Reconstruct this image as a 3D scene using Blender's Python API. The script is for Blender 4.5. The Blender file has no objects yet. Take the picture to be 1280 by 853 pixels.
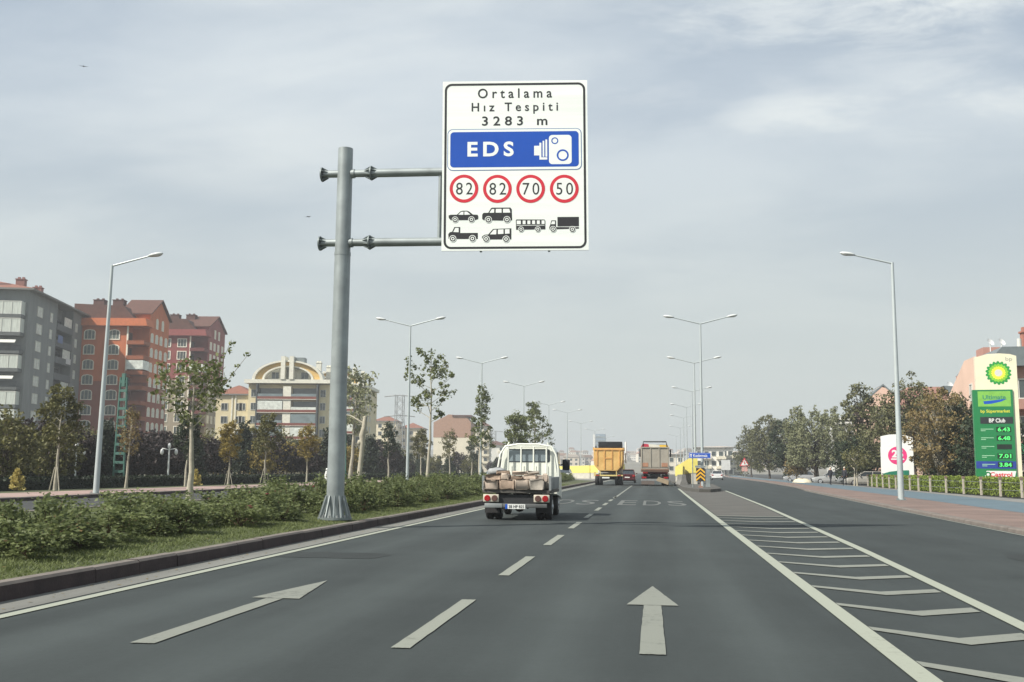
import bpy, math, random
import numpy as np
from mathutils import Vector, Matrix

# ------------------------------------------------------------------ camera, sky, sun, exposure
scn = bpy.context.scene
COL = scn.collection
R = math.radians

cam_d = bpy.data.cameras.new('camera')
cam = bpy.data.objects.new('camera', cam_d)
COL.objects.link(cam)
cam_d.sensor_width = 36.0
cam_d.lens = 36.0
cam_d.clip_start = 0.1
cam_d.clip_end = 6000
_a, _p, _r = R(7.81), R(7.17), R(0.5)
_f = Vector((-math.sin(_a) * math.cos(_p), math.cos(_a) * math.cos(_p), math.sin(_p)))
_r0 = Vector((math.cos(_a), math.sin(_a), 0))
_u0 = _r0.cross(_f)
_rt = _r0 * math.cos(_r) + _u0 * math.sin(_r)
_up = _u0 * math.cos(_r) - _r0 * math.sin(_r)
cam.matrix_world = Matrix(((_rt.x, _up.x, -_f.x, 0), (_rt.y, _up.y, -_f.y, 0), (_rt.z, _up.z, -_f.z, 1.3), (0, 0, 0, 1)))
scn.camera = cam

SUN_EL, SUN_AZ = 45.0, 36.0          # sun stands to the left of the road and 36 degrees behind the camera
sd = Vector((-math.cos(R(SUN_AZ)) * math.cos(R(SUN_EL)), -math.sin(R(SUN_AZ)) * math.cos(R(SUN_EL)), math.sin(R(SUN_EL))))
sl = bpy.data.lights.new('sun', 'SUN')
sl.energy = 5.0
sl.angle = R(1.2)
sl.color = (1.0, 0.95, 0.86)
sun = bpy.data.objects.new('sun', sl)
COL.objects.link(sun)
sun.rotation_euler = sd.to_track_quat('Z', 'Y').to_euler()

wd = bpy.data.worlds.new('World')
scn.world = wd
wd.use_nodes = True
nt = wd.node_tree
nt.nodes.clear()
def _n(t, **k):
    n = nt.nodes.new(t)
    for a, b in k.items(): setattr(n, a, b)
    return n
out = _n('ShaderNodeOutputWorld')
bg = _n('ShaderNodeBackground')
bg.inputs['Strength'].default_value = 0.07
sky = _n('ShaderNodeTexSky', sky_type='NISHITA')
sky.sun_disc = False
sky.sun_elevation = R(SUN_EL)
sky.sun_rotation = math.atan2(sd.x, sd.y)
sky.altitude = 1000
sky.air_density = 1.0
sky.dust_density = 3.0
sky.ozone_density = 1.0
tc = _n('ShaderNodeTexCoord')
sep = _n('ShaderNodeSeparateXYZ')
nt.links.new(tc.outputs['Generated'], sep.inputs[0])
def mth(op, a, b=None, clamp=False):
    m = _n('ShaderNodeMath', operation=op, use_clamp=clamp)
    for i, v in ((0, a), (1, b)):
        if v is None: continue
        if isinstance(v, (int, float)): m.inputs[i].default_value = v
        else: nt.links.new(v, m.inputs[i])
    return m.outputs[0]
zz = mth('ADD', mth('MAXIMUM', sep.outputs['Z'], 0.0), 0.16)
cu = mth('DIVIDE', sep.outputs['X'], zz)
cv = mth('DIVIDE', sep.outputs['Y'], zz)
comb = _n('ShaderNodeCombineXYZ')
nt.links.new(cu, comb.inputs[0]); nt.links.new(cv, comb.inputs[1])
def cloud(scale, detail, rough, stretch, loc, lo, hi, rot=0.0):
    mp = _n('ShaderNodeMapping')
    mp.inputs['Scale'].default_value = stretch
    mp.inputs['Location'].default_value = loc
    mp.inputs['Rotation'].default_value = (0, 0, rot)
    nt.links.new(comb.outputs[0], mp.inputs[0])
    nz = _n('ShaderNodeTexNoise')
    nz.inputs['Scale'].default_value = scale
    nz.inputs['Detail'].default_value = detail
    nz.inputs['Roughness'].default_value = rough
    nz.inputs['Distortion'].default_value = 0.35
    nt.links.new(mp.outputs[0], nz.inputs['Vector'])
    mr = _n('ShaderNodeMapRange', interpolation_type='SMOOTHSTEP')
    mr.inputs['From Min'].default_value = lo
    mr.inputs['From Max'].default_value = hi
    nt.links.new(nz.outputs['Fac'], mr.inputs['Value'])
    return mr.outputs[0]
veil = cloud(0.75, 6, 0.55, (1.0, 1.7, 1), (3.1, 0.4, 0), 0.36, 0.66, 0.25)
puff = cloud(2.3, 8, 0.6, (0.8, 1.5, 1), (1.7, 5.3, 0), 0.56, 0.74, -0.2)
hor = _n('ShaderNodeMapRange', interpolation_type='SMOOTHSTEP')
hor.inputs['From Min'].default_value = 0.02
hor.inputs['From Max'].default_value = 0.38
nt.links.new(sep.outputs['Z'], hor.inputs['Value'])
def mixc(fac, a, b):
    m = _n('ShaderNodeMix', data_type='RGBA')
    if isinstance(fac, (int, float)): m.inputs[0].default_value = fac
    else: nt.links.new(fac, m.inputs[0])
    for i, v in ((6, a), (7, b)):
        if isinstance(v, tuple): m.inputs[i].default_value = (*v, 1)
        else: nt.links.new(v, m.inputs[i])
    return m.outputs[2]
SKY_K = 1.02
base = mixc(0.8, sky.outputs[0], tuple(SKY_K * c for c in (4.9, 5.75, 6.6)))          # thin high overcast in front of the blue
veiled = mixc(mth('MULTIPLY', veil, 0.85), base, tuple(SKY_K * c for c in (6.6, 7.3, 7.8)))
puffed = mixc(mth('MULTIPLY', puff, mth('MULTIPLY', hor.outputs[0], 0.25)), veiled, tuple(SKY_K * c for c in (8.6, 8.9, 8.8)))
def bank(px, az, el, wid, hgt, gain):
    # one bank of cloud at a compass bearing and height above the horizon, broken up by the puff noise
    d = Vector((math.sin(R(az)) * math.cos(R(el)), math.cos(R(az)) * math.cos(R(el)), math.sin(R(el))))
    rt = Vector((math.cos(R(az)), -math.sin(R(az)), 0)); up = rt.cross(d)
    def dot(v):
        n = _n('ShaderNodeVectorMath', operation='DOT_PRODUCT'); n.inputs[1].default_value = v
        nt.links.new(tc.outputs['Generated'], n.inputs[0]); return n.outputs['Value']
    r2 = mth('ADD', mth('POWER', mth('DIVIDE', dot(rt), math.sin(R(wid))), 2), mth('POWER', mth('DIVIDE', dot(up), math.sin(R(hgt))), 2))
    fall = mth('MULTIPLY', mth('MAXIMUM', mth('SUBTRACT', 1.0, r2), 0.0), mth('GREATER_THAN', dot(d), 0.0))
    return mth('MULTIPLY', fall, gain)
rag = cloud(5.0, 9, 0.62, (0.7, 1.3, 1), (4.2, 1.3, 0), 0.40, 0.66, 0.1)
soft = cloud(2.2, 5, 0.5, (0.6, 1.4, 1), (9.2, 6.3, 0), 0.30, 0.72, 0.1)
for args, tex in (((0, 13.6, 24.6, 9, 4.2, 1.1), rag), ((0, 17.0, 19.0, 8, 2.6, .7), rag), ((0, 8.5, 19.0, 5, 1.5, .9), rag), ((0, 3.0, 24.0, 8, 2.0, .7), rag),
                  ((0, -17, 22.0, 13, 6.0, .8), soft), ((0, -8, 25, 9, 4, .6), soft), ((0, -24, 17, 10, 3, .7), soft)):
    puffed = mixc(mth('MULTIPLY', bank(*args), tex, True), puffed, tuple(SKY_K * c for c in (7.9, 8.4, 8.5)))
low = mixc(hor.outputs[0], tuple(SKY_K * c for c in (6.2, 6.75, 6.5)), puffed)
nt.links.new(low, bg.inputs['Color'])
nt.links.new(bg.outputs[0], out.inputs[0])

scn.view_settings.view_transform = 'Standard'
scn.view_settings.look = 'None'
scn.view_settings.exposure = 0.55
scn.view_settings.gamma = 1.0
scn.view_settings.use_curve_mapping = False
scn.cycles.max_bounces = 5
scn.cycles.diffuse_bounces = 3
scn.cycles.glossy_bounces = 3
scn.cycles.transmission_bounces = 4
scn.cycles.volume_bounces = 0
scn.cycles.use_denoising = True

# ------------------------------------------------------------------ materials
def S(r, g, b):
    f = lambda c: ((c / 255 + 0.055) / 1.055) ** 2.4 if c > 10 else c / 255 / 12.92
    return (f(r), f(g), f(b))
MATS = {}
def mat(name, col, rough=0.6, metal=0.0, var=0.12, scale=2.0, detail=4, bump=0.0, col2=None, spec=0.5, emit=None, stretch=None, coat=0.0):
    if name in MATS: return MATS[name]
    m = bpy.data.materials.new(name); m.use_nodes = True
    t = m.node_tree; b = t.nodes['Principled BSDF']
    b.inputs['Roughness'].default_value = rough
    b.inputs['Metallic'].default_value = metal
    b.inputs['Specular IOR Level'].default_value = spec
    b.inputs['Coat Weight'].default_value = coat
    co = t.nodes.new('ShaderNodeTexCoord')
    nz = t.nodes.new('ShaderNodeTexNoise')
    nz.inputs['Scale'].default_value = scale
    nz.inputs['Detail'].default_value = detail
    nz.inputs['Roughness'].default_value = 0.6
    src = co.outputs['Object']
    if stretch:
        mp = t.nodes.new('ShaderNodeMapping'); mp.inputs['Scale'].default_value = stretch
        t.links.new(src, mp.inputs[0]); src = mp.outputs[0]
    t.links.new(src, nz.inputs['Vector'])
    mr = t.nodes.new('ShaderNodeMapRange')
    mr.inputs['From Min'].default_value = 0.3; mr.inputs['From Max'].default_value = 0.7
    t.links.new(nz.outputs['Fac'], mr.inputs['Value'])
    mx = t.nodes.new('ShaderNodeMix'); mx.data_type = 'RGBA'
    a = tuple(c * (1 - var) for c in col); c2 = col2 or tuple(min(0.95, c * (1 + var)) for c in col)
    mx.inputs[6].default_value = (*a, 1); mx.inputs[7].default_value = (*c2, 1)
    t.links.new(mr.outputs[0], mx.inputs[0])
    t.links.new(mx.outputs[2], b.inputs['Base Color'])
    if bump:
        bp = t.nodes.new('ShaderNodeBump'); bp.inputs['Strength'].default_value = bump; bp.inputs['Distance'].default_value = 0.02
        n2 = t.nodes.new('ShaderNodeTexNoise'); n2.inputs['Scale'].default_value = scale * 12; n2.inputs['Detail'].default_value = 4
        t.links.new(src, n2.inputs['Vector'])
        t.links.new(n2.outputs['Fac'], bp.inputs['Height']); t.links.new(bp.outputs[0], b.inputs['Normal'])
    if emit:
        b.inputs['Emission Color'].default_value = (*emit[:3], 1); b.inputs['Emission Strength'].default_value = emit[3]
    MATS[name] = m
    return m

def leafmat(name, cols, trans=0.25, rough=0.6):
    """Leaves: every leaf its own tint, every clump and every plant a little different."""
    if name in MATS: return MATS[name]
    m = bpy.data.materials.new(name); m.use_nodes = True
    t = m.node_tree; t.nodes.clear()
    o = t.nodes.new('ShaderNodeOutputMaterial')
    geo = t.nodes.new('ShaderNodeNewGeometry')
    co = t.nodes.new('ShaderNodeTexCoord'); nz = t.nodes.new('ShaderNodeTexNoise')
    nz.inputs['Scale'].default_value = 0.9; nz.inputs['Detail'].default_value = 2
    oi = t.nodes.new('ShaderNodeObjectInfo')
    va = t.nodes.new('ShaderNodeVectorMath'); va.operation = 'ADD'
    t.links.new(co.outputs['Object'], va.inputs[0])
    mv = t.nodes.new('ShaderNodeVectorMath'); mv.operation = 'SCALE'; mv.inputs[0].default_value = (17, 31, 9)
    t.links.new(oi.outputs['Random'], mv.inputs['Scale']); t.links.new(mv.outputs[0], va.inputs[1])
    t.links.new(va.outputs[0], nz.inputs['Vector'])
    ad = t.nodes.new('ShaderNodeMath'); ad.operation = 'MULTIPLY_ADD'
    t.links.new(nz.outputs['Fac'], ad.inputs[0]); ad.inputs[1].default_value = 1.1; ad.inputs[2].default_value = -0.3
    ad2 = t.nodes.new('ShaderNodeMath'); ad2.operation = 'MULTIPLY_ADD'
    t.links.new(geo.outputs['Random Per Island'], ad2.inputs[0]); ad2.inputs[1].default_value = 0.55
    t.links.new(ad.outputs[0], ad2.inputs[2])
    cr = t.nodes.new('ShaderNodeValToRGB')
    el = cr.color_ramp.elements
    for i, c in enumerate(cols):
        pos = i / (len(cols) - 1)
        e = el[0] if i == 0 else (el[1] if i == len(cols) - 1 else None)
        if e is None: e = el.new(pos)
        e.position = pos
    for i, c in enumerate(cols): cr.color_ramp.elements[i].color = (*c, 1)
    t.links.new(ad2.outputs[0], cr.inputs[0])
    d = t.nodes.new('ShaderNodeBsdfPrincipled'); d.inputs['Roughness'].default_value = rough; d.inputs['Specular IOR Level'].default_value = 0.3
    tr = t.nodes.new('ShaderNodeBsdfTranslucent'); mx = t.nodes.new('ShaderNodeMixShader'); mx.inputs[0].default_value = trans
    t.links.new(cr.outputs[0], d.inputs['Base Color']); t.links.new(cr.outputs[0], tr.inputs['Color'])
    t.links.new(d.outputs[0], mx.inputs[1]); t.links.new(tr.outputs[0], mx.inputs[2]); t.links.new(mx.outputs[0], o.inputs[0])
    MATS[name] = m
    return m

def glass(name, col, rough=0.08):
    return mat(name, col, rough=rough, var=0.25, scale=0.6, spec=0.9)

# ------------------------------------------------------------------ mesh builder
class MB:
    def __init__(s): s.v = []; s.f = []; s.m = []; s.sm = []
    def add(s, vs, fs, mi=0, smooth=False, M=None):
        o = len(s.v)
        if M is not None: vs = [tuple(M @ Vector(v)) for v in vs]
        s.v += [tuple(v) for v in vs]
        for f in fs: s.f.append(tuple(i + o for i in f)); s.m.append(mi); s.sm.append(smooth)
        return s
    def box(s, x0, x1, y0, y1, z0, z1, mi=0, M=None):
        if x0 > x1: x0, x1 = x1, x0
        if y0 > y1: y0, y1 = y1, y0
        vs = [(x0, y0, z0), (x1, y0, z0), (x1, y1, z0), (x0, y1, z0), (x0, y0, z1), (x1, y0, z1), (x1, y1, z1), (x0, y1, z1)]
        return s.add(vs, [(0, 3, 2, 1), (4, 5, 6, 7), (0, 1, 5, 4), (1, 2, 6, 5), (2, 3, 7, 6), (3, 0, 4, 7)], mi, False, M)
    def bbox(s, x0, x1, y0, y1, z0, z1, b, mi=0, M=None):
        """box with chamfered edges"""
        cx, cy, cz = (x0 + x1) / 2, (y0 + y1) / 2, (z0 + z1) / 2
        hx, hy, hz = (x1 - x0) / 2, (y1 - y0) / 2, (z1 - z0) / 2
        import bmesh
        bm = bmesh.new(); bmesh.ops.create_cube(bm, size=2)
        for v in bm.verts: v.co = Vector((cx + v.co.x * hx, cy + v.co.y * hy, cz + v.co.z * hz))
        bmesh.ops.bevel(bm, geom=bm.edges[:], offset=b, segments=2, profile=0.5, affect='EDGES')
        bm.verts.index_update()
        vs = [v.co.copy() for v in bm.verts]; fs = [[v.index for v in f.verts] for f in bm.faces]
        bm.free()
        return s.add(vs, fs, mi, True, M)
    def tube(s, pts, rad, n=10, cap=True, mi=0, M=None, smooth=True):
        pts = [Vector(p) for p in pts]
        if isinstance(rad, (int, float)): rad = [rad] * len(pts)
        vs = []; fs = []
        pa = None
        for i, p in enumerate(pts):
            d = (pts[min(i + 1, len(pts) - 1)] - pts[max(i - 1, 0)]).normalized()
            if pa is None: pa = d.orthogonal().normalized()
            else:
                pa = (pa - d * pa.dot(d))
                pa = pa.normalized() if pa.length > 1e-6 else d.orthogonal().normalized()
            q = d.cross(pa)
            for k in range(n):
                t = 2 * math.pi * k / n
                vs.append(p + (pa * math.cos(t) + q * math.sin(t)) * rad[i])
        for i in range(len(pts) - 1):
            for k in range(n):
                a = i * n + k; b = i * n + (k + 1) % n
                fs.append((a, b, b + n, a + n))
        s.add(vs, fs, mi, smooth, M)
        if cap:
            L = len(pts) - 1
            s.add(vs[:n], [tuple(reversed(range(n)))], mi, False, M)
            s.add(vs[L * n:], [tuple(range(n))], mi, False, M)
        return s
    def prism(s, poly, a0, a1, axis='y', mi=0, M=None):
        """2D polygon extruded: axis y -> (x,z), axis x -> (y,z), axis z -> (x,y)"""
        if axis == 'y': P = lambda p, a: (p[0], a, p[1])
        elif axis == 'x': P = lambda p, a: (a, p[0], p[1])
        else: P = lambda p, a: (p[0], p[1], a)
        ar = sum(poly[i][0] * poly[(i + 1) % len(poly)][1] - poly[(i + 1) % len(poly)][0] * poly[i][1] for i in range(len(poly)))
        if ar < 0: poly = poly[::-1]
        if (axis == 'y') == (a1 > a0): a0, a1 = a1, a0
        n = len(poly)
        vs = [P(p, a0) for p in poly] + [P(p, a1) for p in poly]
        fs = [tuple(reversed(range(n))), tuple(range(n, 2 * n))]
        for i in range(n): fs.append((i, (i + 1) % n, n + (i + 1) % n, n + i))
        return s.add(vs, fs, mi, False, M)
    def decal(s, poly, y, mi=0, M=None):
        """flat polygon in the XZ plane facing -Y"""
        ar = sum(poly[i][0] * poly[(i + 1) % len(poly)][1] - poly[(i + 1) % len(poly)][0] * poly[i][1] for i in range(len(poly)))
        if ar < 0: poly = poly[::-1]
        return s.add([(p[0], y, p[1]) for p in poly], [tuple(range(len(poly)))], mi, False, M)
    def ring(s, cx, cz, r0, r1, y, n=40, mi=0, M=None):
        vs = []; fs = []
        for k in range(n):
            t = 2 * math.pi * k / n
            for r in (r0, r1): vs.append((cx + r * math.cos(t), y, cz + r * math.sin(t)))
        for k in range(n):
            a = 2 * k; b = 2 * ((k + 1) % n)
            fs.append((a, a + 1, b + 1, b))
        return s.add(vs, fs, mi, False, M)
    def text(s, body, cx, cz, w, h, y, mi=0, bold=0.0, space=1.0, M=None, flat=False):
        """lettering fitted into w x h, centred on cx, cz, facing -Y (flat: lying on the ground)"""
        c = bpy.data.curves.new('lettering', 'FONT'); c.body = body; c.size = 1; c.offset = bold; c.space_character = space
        c.resolution_u = 4
        o = bpy.data.objects.new('lettering', c); COL.objects.link(o)
        dg = bpy.context.evaluated_depsgraph_get()
        me = bpy.data.meshes.new_from_object(o.evaluated_get(dg))
        vs = [v.co.copy() for v in me.vertices]; fs = [tuple(p.vertices) for p in me.polygons]
        bpy.data.objects.remove(o); bpy.data.curves.remove(c); bpy.data.meshes.remove(me)
        x0 = min(v.x for v in vs); x1 = max(v.x for v in vs); y0 = min(v.y for v in vs); y1 = max(v.y for v in vs)
        sx = w / (x1 - x0); sy = h / (y1 - y0)
        if flat: vs = [(cx + (v.x - (x0 + x1) / 2) * sx, cz + (v.y - (y0 + y1) / 2) * sy, y) for v in vs]
        else: vs = [(cx + (v.x - (x0 + x1) / 2) * sx, y, cz + (v.y - (y0 + y1) / 2) * sy) for v in vs]
        return s.add(vs, fs, mi, False, M)
    def sphere(s, c, r, n=12, mi=0, M=None):
        rx, ry, rz = r if isinstance(r, tuple) else (r, r, r)
        vs = []; fs = []; m = max(4, n // 2)
        for i in range(m + 1):
            ph = math.pi * i / m
            for k in range(n):
                t = 2 * math.pi * k / n
                vs.append((c[0] + rx * math.sin(ph) * math.cos(t), c[1] + ry * math.sin(ph) * math.sin(t), c[2] + rz * math.cos(ph)))
        for i in range(m):
            for k in range(n):
                a = i * n + k; b = i * n + (k + 1) % n
                fs.append((a, a + n, b + n, b))
        return s.add(vs, fs, mi, True, M)
    def mesh(s, name, mats):
        me = bpy.data.meshes.new(name)
        me.from_pydata(s.v, [], s.f)
        for m in (mats if isinstance(mats, (list, tuple)) else [mats]): me.materials.append(m)
        me.polygons.foreach_set('material_index', s.m)
        me.polygons.foreach_set('use_smooth', s.sm)
        me.update()
        return me
    def build(s, name, mats, parent=None):
        return link(name, s.mesh(name, mats), parent)

def link(name, me, parent=None, loc=None, rz=None):
    o = bpy.data.objects.new(name, me); COL.objects.link(o)
    if parent is not None: o.parent = parent
    if loc is not None: o.location = loc
    if rz is not None: o.rotation_euler = (0, 0, rz)
    return o
def tag(o, label=None, cat=None, group=None, kind=None):
    if label: o['label'] = label
    if cat: o['category'] = cat
    if group: o['group'] = group
    if kind: o['kind'] = kind
    return o
def thing(name, label, cat, loc=(0, 0, 0), rz=0.0, group=None, scale=1.0):
    o = bpy.data.objects.new(name, None); COL.objects.link(o)
    o.location = loc; o.rotation_euler = (0, 0, rz); o.scale = (scale,) * 3 if isinstance(scale, (int, float)) else scale
    return tag(o, label, cat, group)
def struct(name, mb, mats):
    return tag(mb.build(name, mats), kind='structure')
KIDS = {}
def copy_tree(o, parent=None, label=None):
    c = o.copy(); COL.objects.link(c)
    if parent is not None: c.parent = parent
    for ch in o.children: copy_tree(ch, c)
    if label: c['label'] = label
    return c
def arc(cx, cz, r, a0, a1, n=10):
    return [(cx + r * math.cos(R(a0 + (a1 - a0) * i / n)), cz + r * math.sin(R(a0 + (a1 - a0) * i / n))) for i in range(n + 1)]
def rrect(x0, x1, z0, z1, r, n=6):
    return arc(x1 - r, z1 - r, r, 0, 90, n) + arc(x0 + r, z1 - r, r, 90, 180, n) + arc(x0 + r, z0 + r, r, 180, 270, n) + arc(x1 - r, z0 + r, r, 270, 360, n)
def disc(cx, cz, r, n=28): return arc(cx, cz, r, 0, 360 * (n - 1) / n, n - 1)
def lerp(tab, y):
    if y <= tab[0][0]: return tab[0][1]
    for (a, b), (c, d) in zip(tab, tab[1:]):
        if y <= c: return b + (d - b) * (y - a) / (c - a)
    return tab[-1][1]

# ------------------------------------------------------------------ the ground, roads, pavements
def ground_mat():
    m = bpy.data.materials.new('dry_ground'); m.use_nodes = True
    t = m.node_tree; b = t.nodes['Principled BSDF']; b.inputs['Roughness'].default_value = 0.95
    co = t.nodes.new('ShaderNodeTexCoord')
    n1 = t.nodes.new('ShaderNodeTexNoise'); n1.inputs['Scale'].default_value = 0.08; n1.inputs['Detail'].default_value = 6
    n2 = t.nodes.new('ShaderNodeTexNoise'); n2.inputs['Scale'].default_value = 1.5; n2.inputs['Detail'].default_value = 6
    for n in (n1, n2): t.links.new(co.outputs['Object'], n.inputs['Vector'])
    r = t.nodes.new('ShaderNodeValToRGB'); e = r.color_ramp.elements
    e[0].position = 0.35; e[0].color = (0.06, 0.07, 0.035, 1); e[1].position = 0.62; e[1].color = (0.15, 0.135, 0.10, 1)
    ad = t.nodes.new('ShaderNodeMath'); ad.operation = 'MULTIPLY_ADD'; ad.inputs[1].default_value = 0.4
    t.links.new(n2.outputs['Fac'], ad.inputs[0])
    sb = t.nodes.new('ShaderNodeMath'); sb.operation = 'SUBTRACT'; sb.inputs[1].default_value = 0.2
    t.links.new(n1.outputs['Fac'], sb.inputs[0]); t.links.new(sb.outputs[0], ad.inputs[2])
    t.links.new(ad.outputs[0], r.inputs[0]); t.links.new(r.outputs[0], b.inputs['Base Color'])
    return m
def asphalt_mat(name, lo, hi, tracks=()):
    m = bpy.data.materials.new(name); m.use_nodes = True
    t = m.node_tree; b = t.nodes['Principled BSDF']; b.inputs['Roughness'].default_value = 0.82; b.inputs['Specular IOR Level'].default_value = 0.22
    co = t.nodes.new('ShaderNodeTexCoord')
    def noise(sc, det, stretch=None):
        src = co.outputs['Object']
        if stretch:
            mp = t.nodes.new('ShaderNodeMapping'); mp.inputs['Scale'].default_value = stretch
            t.links.new(src, mp.inputs[0]); src = mp.outputs[0]
        n = t.nodes.new('ShaderNodeTexNoise'); n.inputs['Scale'].default_value = sc; n.inputs['Detail'].default_value = det; n.inputs['Roughness'].default_value = 0.65
        t.links.new(src, n.inputs['Vector']); return n.outputs['Fac']
    def M_(op, a, b_, c=None):
        k = t.nodes.new('ShaderNodeMath'); k.operation = op
        for i, v in enumerate((a, b_, c)):
            if v is None: continue
            if isinstance(v, (int, float)): k.inputs[i].default_value = v
            else: t.links.new(v, k.inputs[i])
        return k.outputs[0]
    a = noise(0.35, 5); st = noise(1.3, 5, (1.0, 0.06, 1)); gr = M_('ADD', M_('MULTIPLY', noise(90, 3), .5), M_('MULTIPLY', noise(16, 6), .5))
    fac = M_('ADD', M_('MULTIPLY', a, 0.4), M_('ADD', M_('MULTIPLY', st, 0.38), M_('MULTIPLY', gr, 0.40)))
    sx = t.nodes.new('ShaderNodeSeparateXYZ'); t.links.new(co.outputs['Object'], sx.inputs[0])
    wear = None
    for c in tracks:                                           # tyre-polished bands along the lanes
        d = M_('ABSOLUTE', M_('SUBTRACT', sx.outputs['X'], c), None)
        w = M_('MULTIPLY', M_('SUBTRACT', 1.0, M_('MINIMUM', M_('DIVIDE', d, 0.55), 1.0)), 0.16)
        wear = w if wear is None else M_('ADD', wear, w)
    if wear is not None: fac = M_('ADD', fac, wear)
    r = t.nodes.new('ShaderNodeValToRGB'); e = r.color_ramp.elements
    e[0].position = 0.36; e[0].color = (*lo, 1); e[1].position = 0.82; e[1].color = (*hi, 1)
    t.links.new(fac, r.inputs[0]); t.links.new(r.outputs[0], b.inputs['Base Color'])
    bp = t.nodes.new('ShaderNodeBump'); bp.inputs['Strength'].default_value = 0.25; bp.inputs['Distance'].default_value = 0.01
    t.links.new(gr, bp.inputs['Height']); t.links.new(bp.outputs[0], b.inputs['Normal'])
    return m
def paint_mat(name, col, wear=0.42):
    """road paint worn through to the asphalt in specks and streaks"""
    m = bpy.data.materials.new(name); m.use_nodes = True
    t = m.node_tree; b = t.nodes['Principled BSDF']; b.inputs['Roughness'].default_value = 0.65
    co = t.nodes.new('ShaderNodeTexCoord')
    n = t.nodes.new('ShaderNodeTexNoise'); n.inputs['Scale'].default_value = 9; n.inputs['Detail'].default_value = 9; n.inputs['Roughness'].default_value = 0.75
    n2 = t.nodes.new('ShaderNodeTexNoise'); n2.inputs['Scale'].default_value = 0.9; n2.inputs['Detail'].default_value = 3
    for k in (n, n2): t.links.new(co.outputs['Object'], k.inputs['Vector'])
    ad = t.nodes.new('ShaderNodeMath'); ad.operation = 'MULTIPLY_ADD'; ad.inputs[1].default_value = 0.5
    t.links.new(n2.outputs['Fac'], ad.inputs[0]); t.links.new(n.outputs['Fac'], ad.inputs[2])
    r = t.nodes.new('ShaderNodeValToRGB'); e = r.color_ramp.elements
    e[0].position = wear; e[0].color = (0.05, 0.053, 0.05, 1); e[1].position = wear + 0.2; e[1].color = (*col, 1)
    x = r.color_ramp.elements.new(wear + 0.08); x.color = tuple(c * 0.72 for c in col) + (1,)
    t.links.new(ad.outputs[0], r.inputs[0]); t.links.new(r.outputs[0], b.inputs['Base Color'])
    return m
def paving_mat(name, c1, c2, mortar, sx, sy):
    m = bpy.data.materials.new(name); m.use_nodes = True
    t = m.node_tree; b = t.nodes['Principled BSDF']; b.inputs['Roughness'].default_value = 0.85
    co = t.nodes.new('ShaderNodeTexCoord')
    br = t.nodes.new('ShaderNodeTexBrick'); br.inputs['Scale'].default_value = 1.0
    br.inputs['Brick Width'].default_value = sx; br.inputs['Row Height'].default_value = sy; br.inputs['Mortar Size'].default_value = 0.008
    br.inputs['Color1'].default_value = (*c1, 1); br.inputs['Color2'].default_value = (*c2, 1); br.inputs['Mortar'].default_value = (*mortar, 1)
    t.links.new(co.outputs['Object'], br.inputs['Vector'])
    n = t.nodes.new('ShaderNodeTexNoise'); n.inputs['Scale'].default_value = 0.5; n.inputs['Detail'].default_value = 6
    t.links.new(co.outputs['Object'], n.inputs['Vector'])
    mr = t.nodes.new('ShaderNodeMapRange'); mr.inputs['From Min'].default_value = 0.3; mr.inputs['From Max'].default_value = 0.7
    mr.inputs['To Min'].default_value = 0.75; mr.inputs['To Max'].default_value = 1.25
    t.links.new(n.outputs['Fac'], mr.inputs['Value'])
    mx = t.nodes.new('ShaderNodeMix'); mx.data_type = 'RGBA'; mx.blend_type = 'MULTIPLY'; mx.inputs[0].default_value = 1
    t.links.new(br.outputs['Color'], mx.inputs[6]); t.links.new(mr.outputs[0], mx.inputs[7]); t.links.new(mx.outputs[2], b.inputs['Base Color'])
    return m

M_ground = ground_mat()
M_asph = asphalt_mat('asphalt', (0.0175, 0.0215, 0.0215), (0.050, 0.0595, 0.0590), (-4.5, -2.9, -0.75, 0.8))
M_asph2 = asphalt_mat('older_asphalt', (0.032, 0.034, 0.034), (0.062, 0.063, 0.062))
M_paint = paint_mat('road_paint', (0.27, 0.285, 0.23), 0.44)
M_paint2 = paint_mat('worn_road_paint', (0.175, 0.183, 0.155), 0.50)
M_paint3 = paint_mat('lane_dash_paint', (0.20, 0.21, 0.175), 0.46)
M_faint = paint_mat('faded_lettering_paint', (0.105, 0.11, 0.10), 0.52)
M_red = paving_mat('red_pavers', S(106, 88, 80), S(117, 97, 88), S(96, 84, 78), 0.2, 0.1)
M_pink = paving_mat('pink_pavers', S(140, 119, 112), S(148, 126, 118), S(124, 108, 102), 0.4, 0.4)
M_blue = mat('blue_path_paint', S(80, 97, 106), 0.8, var=0.12, scale=1.2)
M_conc = mat('pale_concrete', (0.17, 0.166, 0.155), 0.9, var=0.2, scale=2.5, bump=0.2)
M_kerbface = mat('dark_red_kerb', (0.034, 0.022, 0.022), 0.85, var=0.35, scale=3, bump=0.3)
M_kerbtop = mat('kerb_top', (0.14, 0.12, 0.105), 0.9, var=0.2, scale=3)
M_gutter = mat('gutter_concrete', (0.135, 0.135, 0.122), 0.9, var=0.22, scale=1.5, stretch=(1, 0.2, 1))
M_gore = mat('gore_paving', (0.07, 0.067, 0.059), 0.9, var=0.2, scale=0.8)
M_turf = mat('turf_soil', (0.045, 0.062, 0.022), 0.95, var=0.35, scale=1.4, col2=(0.085, 0.095, 0.035))

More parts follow.
